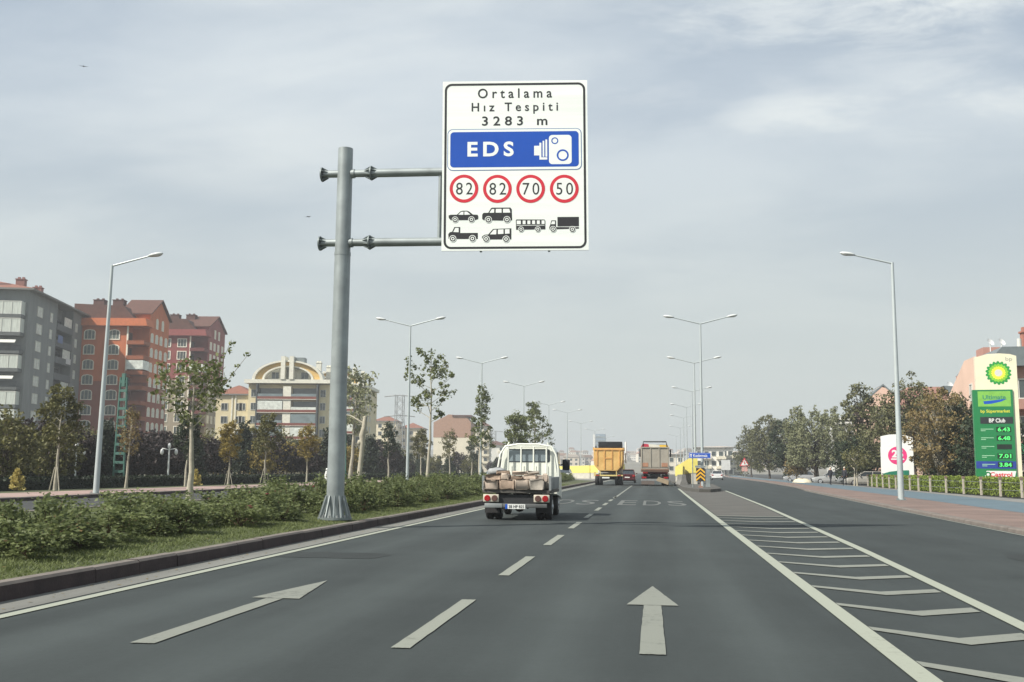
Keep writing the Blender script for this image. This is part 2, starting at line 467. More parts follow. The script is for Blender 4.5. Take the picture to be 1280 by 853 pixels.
YS = [-25, -10, 0, 6, 12, 18, 24, 32, 39, 48, 60, 75, 90, 115, 137, 170, 200, 250, 300, 420, 600]
KERB_R = [(-25, 6.6), (0, 7.2), (24, 7.95), (39, 8.7), (75, 10.7), (90, 12.0), (137, 14.2), (200, 15.8), (240, 16.9), (300, 20), (600, 40)]
RED_R = [(-25, 9.4), (0, 10.0), (34, 11.45), (56, 12.8), (118, 15.6), (170, 16.9), (240, 18.3), (300, 21.5), (600, 42)]
BLUE_R = [(-25, 12.6), (0, 13.2), (46, 15.5), (75, 17.3), (120, 18.7), (170, 19.8), (240, 21.2), (300, 24), (600, 45)]
VERGE_R = [(-25, 16.2), (0, 16.8), (46, 17.4), (75, 18.1), (120, 19.5), (170, 20.6), (240, 22), (300, 25), (600, 46)]
GORE_L = [(-25, 1.66), (27, 1.74), (60, 1.84), (83, 1.95), (140, 2.0), (600, 2.0)]
GORE_R = [(-25, 2.2), (0, 2.72), (9.5, 3.13), (16.7, 3.46), (39, 4.19), (75, 5.0), (90, 5.35), (137, 6.6), (200, 8.2), (300, 11.5), (600, 31)]
KERB_L = [(-25, -6.2), (600, -6.2)]
def const(v): return [(-25, v), (600, v)]
def strip(name, L, Rr, z, m, ys=YS, thick=None, oL=0.0, oR=0.0, crown=None):
    mb = MB(); vs = []; fs = []
    cols = 2 if crown is None else 9
    for y in ys:
        a, b = lerp(L, y) + oL, lerp(Rr, y) + oR
        for k in range(cols):
            t = k / (cols - 1)
            vs.append((a + (b - a) * t, y, z + (crown * math.sin(math.pi * t) if crown else 0)))
    for i in range(len(ys) - 1):
        for k in range(cols - 1):
            q = i * cols + k
            fs.append((q, q + 1, q + cols + 1, q + cols))
    mb.add(vs, fs, 0, crown is not None)
    if thick:
        for i in range(len(ys) - 1):
            for k, flip in ((0, False), (cols - 1, True)):
                A = vs[i * cols + k]; B = vs[(i + 1) * cols + k]
                q = [A, B, (B[0], B[1], z - thick), (A[0], A[1], z - thick)]
                mb.add(q, [(3, 2, 1, 0) if not flip else (0, 1, 2, 3)])
        A, B = vs[0], vs[cols - 1]
        mb.add([A, B, (B[0], B[1], z - thick), (A[0], A[1], z - thick)], [(3, 2, 1, 0)])
    return struct(name, mb, m)

g = MB(); g.add([(-1500, -60, -0.03), (1500, -60, -0.03), (1500, 1900, -0.03), (-1500, 1900, -0.03)], [(0, 1, 2, 3)])
struct('ground', g, M_ground)
strip('main_road', const(-6.2), KERB_R, 0.0, M_asph)
strip('opposite_road', const(-23.0), const(-15.8), 0.0, M_asph2)
strip('gutter', const(-6.2), const(-5.72), 0.004, M_gutter)
strip('median_lawn', const(-15.5), const(-6.365), 0.15, M_turf, ys=[y for y in YS if y < 116] + [118], crown=0.12)
strip('median_apron', const(-15.5), const(-6.5), 0.02, M_conc, ys=[118, 137, 170, 200, 250, 300])
def kerb(name, L, w, h, mats, ys=YS):
    mb = MB()
    for i in range(len(ys) - 1):
        y0, y1 = ys[i], ys[i + 1]; a0, a1 = lerp(L, y0), lerp(L, y1)
        vs = [(a0, y0, -.02), (a0 + w, y0, -.02), (a0 + w, y0, h), (a0, y0, h), (a1, y1, -.02), (a1 + w, y1, -.02), (a1 + w, y1, h), (a1, y1, h)]
        mb.add(vs, [(0, 3, 7, 4), (1, 5, 6, 2)], 0)
        c = 0.03 if w > 0.1 else 0
        mb.add(vs, [(3, 2, 6, 7)], 1)
    return struct(name, mb, mats)
ysf = [y for y in range(-24, 200, 1)] + [220, 260, 320, 420, 600]
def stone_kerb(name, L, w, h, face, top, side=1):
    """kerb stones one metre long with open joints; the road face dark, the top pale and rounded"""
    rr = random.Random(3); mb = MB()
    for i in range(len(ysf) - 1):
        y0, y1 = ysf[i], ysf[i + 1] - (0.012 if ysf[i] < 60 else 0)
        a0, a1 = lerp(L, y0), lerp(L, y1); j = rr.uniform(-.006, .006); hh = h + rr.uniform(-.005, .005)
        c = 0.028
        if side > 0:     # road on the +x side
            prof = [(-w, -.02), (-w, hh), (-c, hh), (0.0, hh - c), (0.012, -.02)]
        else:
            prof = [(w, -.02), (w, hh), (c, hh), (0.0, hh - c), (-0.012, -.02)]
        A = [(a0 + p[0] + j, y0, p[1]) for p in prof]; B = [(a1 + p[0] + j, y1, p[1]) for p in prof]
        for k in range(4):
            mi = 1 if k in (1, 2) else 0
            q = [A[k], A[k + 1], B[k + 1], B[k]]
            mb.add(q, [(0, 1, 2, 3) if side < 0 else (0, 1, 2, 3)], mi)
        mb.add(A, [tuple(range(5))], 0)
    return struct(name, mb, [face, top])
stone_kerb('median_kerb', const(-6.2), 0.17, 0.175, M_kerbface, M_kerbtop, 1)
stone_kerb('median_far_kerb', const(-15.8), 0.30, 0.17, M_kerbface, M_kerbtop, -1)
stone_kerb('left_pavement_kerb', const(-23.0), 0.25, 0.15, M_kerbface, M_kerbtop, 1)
strip('left_pavement', const(-27.0), const(-23.25), 0.146, M_pink)
strip('left_verge_lawn', const(-48.0), const(-27.0), 0.14, M_turf)
stone_kerb('right_pavement_kerb', KERB_R, 0.22, 0.10, M_kerbtop, M_kerbtop, -1)
strip('right_pavement', KERB_R, RED_R, 0.098, M_red, oL=0.22)
strip('cycle_path', RED_R, BLUE_R, 0.102, M_blue)
strip('right_verge_path', BLUE_R, VERGE_R, 0.106, M_conc)
strip('forecourt', VERGE_R, [(y, x + 30) for y, x in VERGE_R], 0.08, M_asph2)
ysg = [y for y in YS if y >= 66]; ysg = [66, 68, 70] + ysg
GI_L = [(66, 2.9), (70, 2.35), (75, 2.15), (83, 2.1), (600, 2.1)]
GI_R = [(66, 3.6), (70, 4.5), (75, 4.75), (90, 5.2), (137, 6.4), (200, 8.0), (300, 11.3), (600, 30)]
strip('gore_surface', GORE_L, GORE_R, 0.004, M_gore, ys=[31, 39, 48, 60, 75, 80], oL=0.12, oR=-0.12)
strip('gore_island', GI_L, GI_R, 0.2, M_gore, ys=ysg, thick=0.22)
print('ground ok')

# painted lines
def line(name, L, w, y0, y1, z=0.008, m=None, off=0.0):
    ys = sorted({y0, y1, *[y for y in YS if y0 < y < y1]})
    return strip(name, L, L, z, m or M_paint, ys=ys, oL=off - w / 2, oR=off + w / 2)
line('left_edge_line', const(-5.58), 0.13, -20, 400)
line('right_edge_line', GORE_L, 0.16, -20, 78, z=0.010)
line('gore_edge_line', GORE_R, 0.15, -20, 72, z=0.010)
line('service_road_edge_line', KERB_R, 0.08, -20, 75, off=-0.12, m=M_paint2)
line('lane_line', const(-1.80), 0.12, 49, 92, m=M_paint2)
rg = random.Random(2)
def rough(poly, z, n=14, a=.003):
    out = []
    for p, q in zip(poly, poly[1:] + poly[:1]):
        for i in range(n):
            t = i / n; out.append((p[0] + (q[0] - p[0]) * t + rg.uniform(-a, a), p[1] + (q[1] - p[1]) * t + rg.uniform(-a * 2, a * 2), z))
    return out
for k in range(-3, 9):
    y = 7.5 + 5.27 * k
    mb = MB(); x = -1.83
    mb.add(rough([(x - .07, y), (x + .07, y), (x + .07, y + 2.85), (x - .07, y + 2.85)], .008), [tuple(range(4 * 14))])
    struct('lane_dash', mb, M_paint3)
def arrow(x, y):
    mb = MB(); z = 0.008
    mb.add(rough([(x - .095, y), (x + .095, y), (x + .085, y + 2.7), (x - .085, y + 2.7)], z), [tuple(range(56))])
    mb.add(rough([(x - .25, y + 2.72), (x + .25, y + 2.72), (x, y + 4.4)], z), [tuple(range(42))])
    struct('arrow_marking', mb, M_paint2)
arrow(-0.01, 7.57); arrow(-3.75, 7.35)
for k in range(17):
    yl = 5.85 + 1.6 * k
    xl = lerp(GORE_L, yl) + 0.09; xr = lerp(GORE_R, yl) - 0.12; xm = xl + (xr - xl) * 0.5
    z = 0.008; mb = MB()
    t = 0.20
    mb.add([(xl, yl, z), (xm, yl - .62, z), (xm, yl - .62 + t + .12, z), (xl, yl + t, z)], [(0, 1, 2, 3)])
    mb.add([(xm, yl - .62, z), (xr, yl - .22, z), (xr, yl - .22 + t + .10, z), (xm, yl - .62 + t + .12, z)], [(0, 1, 2, 3)])
    struct('chevron_marking', mb, M_paint2)
for x0 in (-0.02, -3.62):
    for i, ch in enumerate('EDS'):
        mb = MB(); mb.text(ch, x0 + (i - 1) * 0.98, 42.8, 0.72, 6.2, 0.008, bold=0.0, flat=True)
        struct('road_lettering', mb, M_faint)
# opposite road lines
for k in range(16):
    y = 8 + 6 * k; mb = MB()
    mb.add([(-19.5, y, .006), (-19.36, y, .006), (-19.36, y + 3, .006), (-19.5, y + 3, .006)], [(0, 1, 2, 3)])
    struct('lane_dash', mb, M_paint2)
# resurfacing patches and cracks in the main road
rr = random.Random(11)
M_patch = asphalt_mat('patched_asphalt', (0.0165, 0.0198, 0.0195), (0.040, 0.046, 0.0455))
M_crack = mat('tar_seam', (0.014, 0.015, 0.015), 0.6, var=0.2)
M_oil = mat('oil_film', (0.017, 0.020, 0.020), 0.5, var=0.3, scale=4)
for x, y, w, l in ((-4.9, 15.2, 1.9, 1.0), (6.1, 15.5, 1.2, 5.0)):
    mb = MB(); pts = []
    n = 22
    for i in range(n):
        t = 2 * math.pi * i / n; c, s_ = math.cos(t), math.sin(t)
        q = (abs(c) ** 6 + abs(s_) ** 6) ** (-1 / 6)
        pts.append((x + w / 2 * c * q * rr.uniform(.93, 1.05), y + l / 2 * s_ * q * rr.uniform(.93, 1.05), 0.0035))
    mb.add(pts, [tuple(range(n))]); struct('road_patch', mb, M_patch)

def seam(pts, w):
    mb = MB(); vs = []; fs = []
    for i, (x, y) in enumerate(pts):
        k = w * rr.uniform(.5, 1.3); vs += [(x - k, y, .0055), (x + k, y, .0055)]
    for i in range(len(pts) - 1): fs.append((2 * i, 2 * i + 1, 2 * i + 3, 2 * i + 2))
    mb.add(vs, fs); struct('road_crack', mb, M_crack)
for x0, y0, x1, y1 in ((4.4, 14.0, 7.1, 14.9), (-4.8, 19.8, -2.6, 19.5)):
    n = 26; pts = []
    for i in range(n + 1):
        t = i / n; pts.append((x0 + (x1 - x0) * t + rr.uniform(-.05, .05), y0 + (y1 - y0) * t + rr.uniform(-.10, .10)))
    mb = MB(); vs = []
    for i, (x, y) in enumerate(pts): vs += [(x, y - .006 * rr.uniform(.4, 1.6), .0055), (x, y + .006 * rr.uniform(.4, 1.6), .0055)]
    mb.add(vs, [(2 * i, 2 * i + 2, 2 * i + 3, 2 * i + 1) for i in range(n)]); struct('road_crack', mb, M_crack)

# ------------------------------------------------------------------ the overhead sign
M_galv = mat('galvanised_steel', S(143, 150, 150), 0.45, 0.35, var=0.20, scale=2.2, detail=7, spec=0.5)
M_galvd = mat('weathered_galvanised', S(120, 128, 128), 0.5, 0.35, var=0.15, scale=3)
M_sw = mat('sign_white', (0.83, 0.87, 0.82), 0.45, var=0.07, scale=1.3, stretch=(0.15, 1, 4))
M_sb = mat('sign_black', (0.022, 0.022, 0.024), 0.5, var=0.1)
M_sblue = mat('sign_blue', S(20, 78, 176), 0.4, var=0.08, scale=0.8)
M_sred = mat('sign_red', S(206, 44, 60), 0.4, var=0.08)
M_white = mat('white_paint', (0.72, 0.73, 0.70), 0.4, var=0.05)
M_rub = mat('tyre_rubber', (0.022, 0.022, 0.023), 0.85, var=0.25, scale=6)
M_dark = mat('dark_underbody', (0.016, 0.017, 0.019), 0.7, var=0.3)
M_steel = mat('dull_steel', (0.26, 0.27, 0.27), 0.5, 0.4, var=0.2)
M_alu = mat('wheel_alloy', (0.42, 0.43, 0.44), 0.35, 0.6, var=0.1)
M_glassd = glass('dark_glass', (0.025, 0.032, 0.038))
M_glassl = glass('pale_glass', (0.16, 0.20, 0.21), 0.12)
M_tail = mat('tail_lamp_red', S(150, 16, 22), 0.25, var=0.15)
M_amber = mat('amber_lens', S(190, 96, 24), 0.25, var=0.1)

def gantry():
    t = thing('overhead_sign', 'tall grey pole with two arms holding the big white speed check sign', 'road sign', (-6.87, 21.9, 0.19))
    pole = MB().tube([(0, 0, 0.04), (0, 0, 0.7), (0.0, 0, 5.9)], [0.195, 0.19, 0.178], 28).tube([(0, 0, 5.9), (0, 0, 8.34)], [0.174, 0.168], 28)
    pole.tube([(0, 0, 5.86), (0, 0, 5.93)], 0.184, 28)
    pole = pole.build('pole', M_galv, t)
    b = MB(); b.tube([(0, 0, 0.0), (0, 0, 0.05)], 0.37, 32); b.build('base_plate', M_galvd, pole)
    for k in range(12):
        a = 2 * math.pi * (k + 0.4) / 12; m = MB(); M = Matrix.Rotation(a, 4, 'Z')
        m.prism([(0.30, 0.05), (0.35, 0.05), (0.35, 0.08), (0.215, 0.52), (0.185, 0.52), (0.185, 0.40)], -0.011, 0.011, 'y', M=M)
        m.build('gusset', M_galv, pole)
    for k in range(12):
        a = 2 * math.pi * (k + 0.9) / 12; m = MB()
        m.tube([(0.33 * math.cos(a), 0.33 * math.sin(a), 0.04), (0.33 * math.cos(a), 0.33 * math.sin(a), 0.10)], 0.024, 6)
        m.build('anchor_bolt', M_steel, pole)
    for z in (7.75, 6.15):
        a = MB()
        a.tube([(-0.50, -0.0, z + .01), (0.62, 0, z)], 0.085, 18); a.tube([(0.62, 0, z), (2.35, 0, z - .02), (5.45, 0, z - .06)], [0.098, 0.095, 0.088], 18)
        a.tube([(0.15, 0, z), (0.23, 0, z)], 0.105, 18)
        arm = a.build('arm', M_galv, t)
        for x, w, s in ((-0.53, 0.165, 1), (0.62, 0.165, 2)):
            f = MB(); f.tube([(x - .014, 0, z), (x + .014, 0, z)], w, 20)
            for k in range(8):
                M = Matrix.Translation((x, 0, z)) @ Matrix.Rotation(2 * math.pi * (k + .5) / 8, 4, 'X')
                f.prism([(0.014, 0.08), (0.16, 0.085), (0.014, 0.16)], -0.006, 0.006, 'y', M=M)
                if s == 2: f.prism([(-0.014, 0.08), (-0.16, 0.085), (-0.014, 0.16)], -0.006, 0.006, 'y', M=M)
            f.build('flange', M_galvd, arm)
    br = MB(); br.tube([(2.21, 0.0, 6.12), (2.22, 0.0, 7.72)], 0.045, 10); br.build('brace', M_galv, t)
    # ---- the panel; K maps the sign's own drawing units to metres
    K = 0.00267
    px_ = lambda u: (u - 630) * K
    pz1 = lambda v: (757 - v) * K
    pz2 = lambda v: (-17.5 - v) * K
    p = MB(); W = 1.615; Hh = 1.93
    p.box(-W, W, 0.0, 0.035, -Hh, Hh)
    for z in (-.15 + .0, ): pass
    for zz_ in (1.1, 0.0, -1.1): p.box(-W + .05, W - .05, 0.035, 0.09, zz_ - .04, zz_ + .04, 1)
    for xx in (-.75, .75): p.box(xx - .04, xx + .04, 0.091, 0.15, -Hh + .1, Hh - .1, 1); p.box(xx - .025, xx + .025, .05, .09, -Hh - .02, -Hh + .1, 1)
    o, i_ = rrect(px_(42), px_(1218), pz2(690), pz1(54), 60 * K, 8), rrect(px_(60), px_(1200), pz2(672), pz1(72), 44 * K, 8)
    vs = []; n = len(o)
    for q, r_ in zip(o, i_): vs += [(q[0], -.003, q[1]), (r_[0], -.003, r_[1])]
    p.add(vs, [(2 * k, 2 * k + 1, 2 * ((k + 1) % n) + 1, 2 * ((k + 1) % n)) for k in range(n)], 2)
    panel = p.build('sign_panel', [M_sw, M_galvd, M_sb], t)
    panel.location = (3.945, -0.36, 7.73); panel.scale = (.987, 1, .99); panel.rotation_euler = (0, R(-0.5), R(6))
    lg = MB()
    lg.text('Ortalama', px_(630), pz1(141), 620 * K, 84 * K, -.004, bold=0.012, space=1.55); lg.build('lettering', M_sb, panel); lg = MB()
    lg.text('H\u0131z Tespiti', px_(629), pz1(271), 722 * K, 98 * K, -.004, bold=0.012, space=1.55); lg.build('lettering', M_sb, panel); lg = MB()
    lg.text('3283 m', px_(628), pz1(380), 545 * K, 80 * K, -.004, bold=0.014, space=1.55)
    lg.build('lettering', M_sb, panel)
    bp = MB()
    bp.decal(rrect(px_(68), px_(1184), pz1(804), pz1(448), 44 * K), -.004, 2)
    bp.decal(rrect(px_(74), px_(1178), pz1(798), pz1(454), 40 * K), -.006, 1)
    bp.decal(rrect(px_(92), px_(1160), pz1(777), pz1(474), 30 * K), -.008, 0)
    bp.text('EDS', px_(428), pz1(622), 385 * K, 128 * K, -.010, 1, bold=0.03, space=1.4)
    bp.decal(rrect(px_(913), px_(1101), pz1(756), pz1(507), 28 * K), -.010, 1)
    for cx, cy, r0, r1 in ((962, 556, 20, 29), (1027, 680, 36, 50)): bp.ring(px_(cx), pz1(cy), r0 * K, r1 * K, -.012, 28, 0)
    for u0, u1, v0, v1 in ((790, 834, 598, 680), (834, 850, 572, 716), (861, 874, 556, 692), (884, 899, 545, 692), (850.1, 899, 697, 716)):
        bp.decal([(px_(u0), pz1(v1)), (px_(u1), pz1(v1)), (px_(u1), pz1(v0)), (px_(u0), pz1(v0))], -.010, 1)
    bp.build('blue_panel', [M_sblue, M_sw, mat('sign_blue_line', S(96, 122, 168), .5)], panel)
    for (cx, cy), s in zip(((208, 182), (485, 186), (760, 188), (1038, 190)), ('82', '82', '70', '50')):
        c = MB(); c.ring(px_(cx), pz2(cy), 92 * K, 119 * K, -.004, 44, 0)
        c.decal(disc(px_(cx), pz2(cy), 92 * K, 44), -.004, 1)
        c.text(s, px_(cx + 3), pz2(cy), 138 * K, 102 * K, -.006, 2, bold=0.0, space=1.3)
        tag(c.build('speed_limit_roundel', [M_sred, M_sw, M_sb], panel), 'red ringed roundel reading ' + s)
    def pic(desc, shapes, wins, wheels):
        m = MB()
        for sh in shapes: m.decal([(px_(a), pz2(b)) for a, b in sh], -.004, 0)
        for sh in wins: m.decal([(px_(a), pz2(b)) for a, b in sh], -.006, 1)
        for cx, cy, r in wheels:
            m.decal(disc(px_(cx), pz2(cy), r * 1.22 * K, 20), -.0065, 1)
            m.decal(disc(px_(cx), pz2(cy), r * K, 20), -.008, 0); m.ring(px_(cx), pz2(cy), r * .32 * K, r * .62 * K, -.0095, 18, 1)
        tag(m.build('vehicle_pictogram', [M_sb, M_sw], panel), desc)
    pic('black saloon car pictogram', [[(82, 408), (100, 402), (150, 402), (180, 374), (198, 369), (236, 369), (252, 376), (284, 402), (322, 404), (328, 420), (326, 440), (300, 448), (100, 448), (84, 430)]],
        [[(162, 402), (186, 380), (205, 377), (205, 404)], [(213, 377), (234, 377), (262, 402), (213, 404)]], [(136, 444, 22), (271, 444, 22)])
    pic('black van pictogram', [[(360, 402), (372, 388), (410, 388), (432, 350), (442, 345), (592, 345), (604, 360), (606, 452), (580, 456), (372, 450), (360, 440)]],
        [[(420, 388), (440, 358), (460, 356), (458, 388)], [(472, 356), (520, 356), (520, 388), (472, 388)], [(532, 356), (584, 356), (592, 388), (532, 388)]], [(411, 446, 24), (564, 447, 24)])
    pic('black pickup pictogram', [[(80, 565), (94, 548), (112, 546), (130, 506), (178, 506), (178, 556), (324, 556), (324, 606), (84, 606)]],
        [[(122, 548), (138, 514), (166, 514), (166, 550)]], [(118, 604, 24), (280, 604, 24)])
    pic('black estate car pictogram', [[(358, 588), (380, 572), (410, 570), (450, 524), (600, 520), (600, 612), (366, 612), (358, 602)]],
        [[(424, 570), (455, 532), (478, 530), (476, 570)], [(490, 530), (536, 528), (536, 566), (490, 568)], [(548, 528), (586, 527), (586, 564), (548, 566)]], [(393, 608, 24), (557, 610, 24)])
    pic('black minibus pictogram', [[(638, 452), (644, 446), (874, 448), (880, 458), (880, 530), (640, 532)]],
        [[(645 + k * 39 + (10 if k else 0), 456), (645 + k * 39 + 34, 456), (645 + k * 39 + 34, 486), (645 + k * 39 + (10 if k else 0), 486)] for k in range(6)] + [[(644, 494), (874, 494), (874, 498), (644, 498)]], [(680, 530, 20), (818, 530, 20)])
    pic('black lorry pictogram', [[(980, 428), (1156, 428), (1156, 506), (980, 506)], [(912, 514), (922, 488), (930, 456), (968, 456), (968, 530), (914, 534)], [(968, 512), (1156, 514), (1156, 526), (968, 530)]],
        [[(926, 488), (936, 464), (960, 464), (960, 488)]], [(944, 530, 22), (1102, 532, 22)])
    return t
gantry()

# ------------------------------------------------------------------ street lamps
M_lamp = mat('lamp_post_steel', S(176, 184, 184), 0.45, 0.25, var=0.08, scale=1.0)
M_lhead = mat('lamp_head_shell', S(196, 200, 198), 0.4, var=0.06)
M_lens = mat('lamp_lens', (0.55, 0.56, 0.54), 0.2, var=0.05)
def lamp_proto(name, H, arms, r=0.105):
    t = thing(name, 'x', 'street lamp')
    MB().tube([(0, 0, 0.03), (0, 0, 1.2), (0, 0, H)], [r, r * .92, r * .48], 12).build('pole', M_lamp, t)
    b = MB(); b.box(-.19, .19, -.19, .19, 0, .03)
    for sx in (-1, 1):
        for sy in (-1, 1): b.tube([(sx * .14, sy * .14, .03), (sx * .14, sy * .14, .09)], .018, 6)
    b.build('base_plate', M_galvd, t)
    for s in arms:
        MB().tube([(0, 0, H - .04), (s * 1.75, 0, H + .40)], [.045, .035], 8).build('arm', M_lamp, t)
        h = MB(); M = Matrix.Translation((s * 1.98, 0, H + .45)) @ Matrix.Rotation(-s * R(10), 4, 'Y')
        h.sphere((0, 0, 0), (.36, .15, .085), 14, 0, M)
        hd = h.build('lamp_head', M_lhead, t)
        q = MB(); q.sphere((s * .08, 0, -.035), (.22, .12, .07), 12, 0, M); q.build('lens', M_lens, hd)
    return t
dbl = lamp_proto('double_street_lamp', 10.3, (-1, 1))
med = [(-15.5, 64.4), (-14.7, 87.9), (-14.05, 112.4), (-14.2, 141.7), (-13.2, 161), (-13.6, 198), (-13.0, 236), (-12.6, 285)]
mlab = ['double armed grey street lamp in the median, first beyond the big sign pole', 'second double armed street lamp along the median, behind the slim green tree',
        'third double armed street lamp along the median, rising left of the truck cab', 'fourth double armed street lamp along the median, rising over the truck cab',
        'fifth double armed street lamp along the median, just right of the truck cab', 'sixth double armed street lamp along the median, small in the haze',
        'seventh double armed street lamp along the median, tiny in the haze', 'farthest double armed street lamp of the median row, faint in the haze']
for i, ((x, y), l) in enumerate(zip(med, mlab)):
    o = dbl if i == 0 else copy_tree(dbl)
    o.location = (x, y, 0.26 if y < 118 else 0.02); tag(o, l, None, 'double armed lamps along the median')
gor = [(3.52, 74.5, 1.14), (4.0, 98, 1.1), (4.9, 128, 1.06), (5.2, 158, 1.05), (5.7, 190, 1.05), (6.3, 235, 1.05), (6.6, 290, 1.05)]
glab = ['tallest double armed street lamp standing behind the yellow and black chevron board', 'second double armed street lamp on the traffic island, behind the blue sign',
        'third double armed street lamp along the traffic island', 'fourth double armed street lamp along the traffic island', 'fifth double armed street lamp along the traffic island, faint',
        'sixth double armed street lamp along the traffic island, very faint', 'farthest double armed street lamp of the traffic island row']
for (x, y, s), l in zip(gor, glab):
    o = copy_tree(dbl); o.location = (x, y, 0.2); o.scale = (s,) * 3
    tag(o, l, None, 'double armed lamps on the traffic island')
o = lamp_proto('street_lamp', 9.9, (1,), 0.13); o.location = (-23.5, 41.3, 0.146); o.rotation_euler = (0, R(.8), 0)
tag(o, 'single armed pale street lamp on the left pavement before the apartment blocks')
o = lamp_proto('street_lamp', 10.85, (-1,), 0.14); o.location = (11.05, 48.4, 0.1)
tag(o, 'single armed grey street lamp on the red pavement beside the round pink billboard')

# ------------------------------------------------------------------ vehicles
def loft(mb, secs, mi=0, cap=True, smooth=False, axis='y'):
    """secs: list of (y, [(x,z)...]) with equal counts"""
    n = len(secs[0][1]); vs = []; fs = []
    for y, poly in secs: vs += [(p[0], y, p[1]) for p in poly]
    for i in range(len(secs) - 1):
        for k in range(n):
            a = i * n + k; b = i * n + (k + 1) % n
            fs.append((a, b, b + n, a + n))
    mb.add(vs, fs, mi, smooth)
    if cap:
        mb.add(vs[:n], [tuple(range(n))], mi); mb.add(vs[-n:], [tuple(reversed(range(n)))], mi)
    return mb
WH = {}
def wheel(par, x, y, r, w, rim=None):
    k = (round(r, 3), round(w, 3))
    if k not in WH:
        t = MB().tube([(-w / 2, 0, 0), (-w / 2, 0, 0), (-w / 2 + .03, 0, 0), (w / 2 - .03, 0, 0), (w / 2, 0, 0), (w / 2, 0, 0)], [r * .6, r * .9, r, r, r * .9, r * .6], 24, cap=True)
        h = MB()
        for s in (-1, 1):
            h.tube([(s * w / 2 * .9, 0, 0), (s * (w / 2 + .004), 0, 0)], [r * .58, r * .58], 20)
            h.tube([(s * (w / 2), 0, 0), (s * (w / 2 + .03), 0, 0)], [r * .22, r * .18], 12)
        WH[k] = (t.mesh('wheel', M_rub), h.mesh('rim', M_alu))
    a = link('wheel', WH[k][0], par, (x, y, r)); link('rim', WH[k][1], a)
    return a

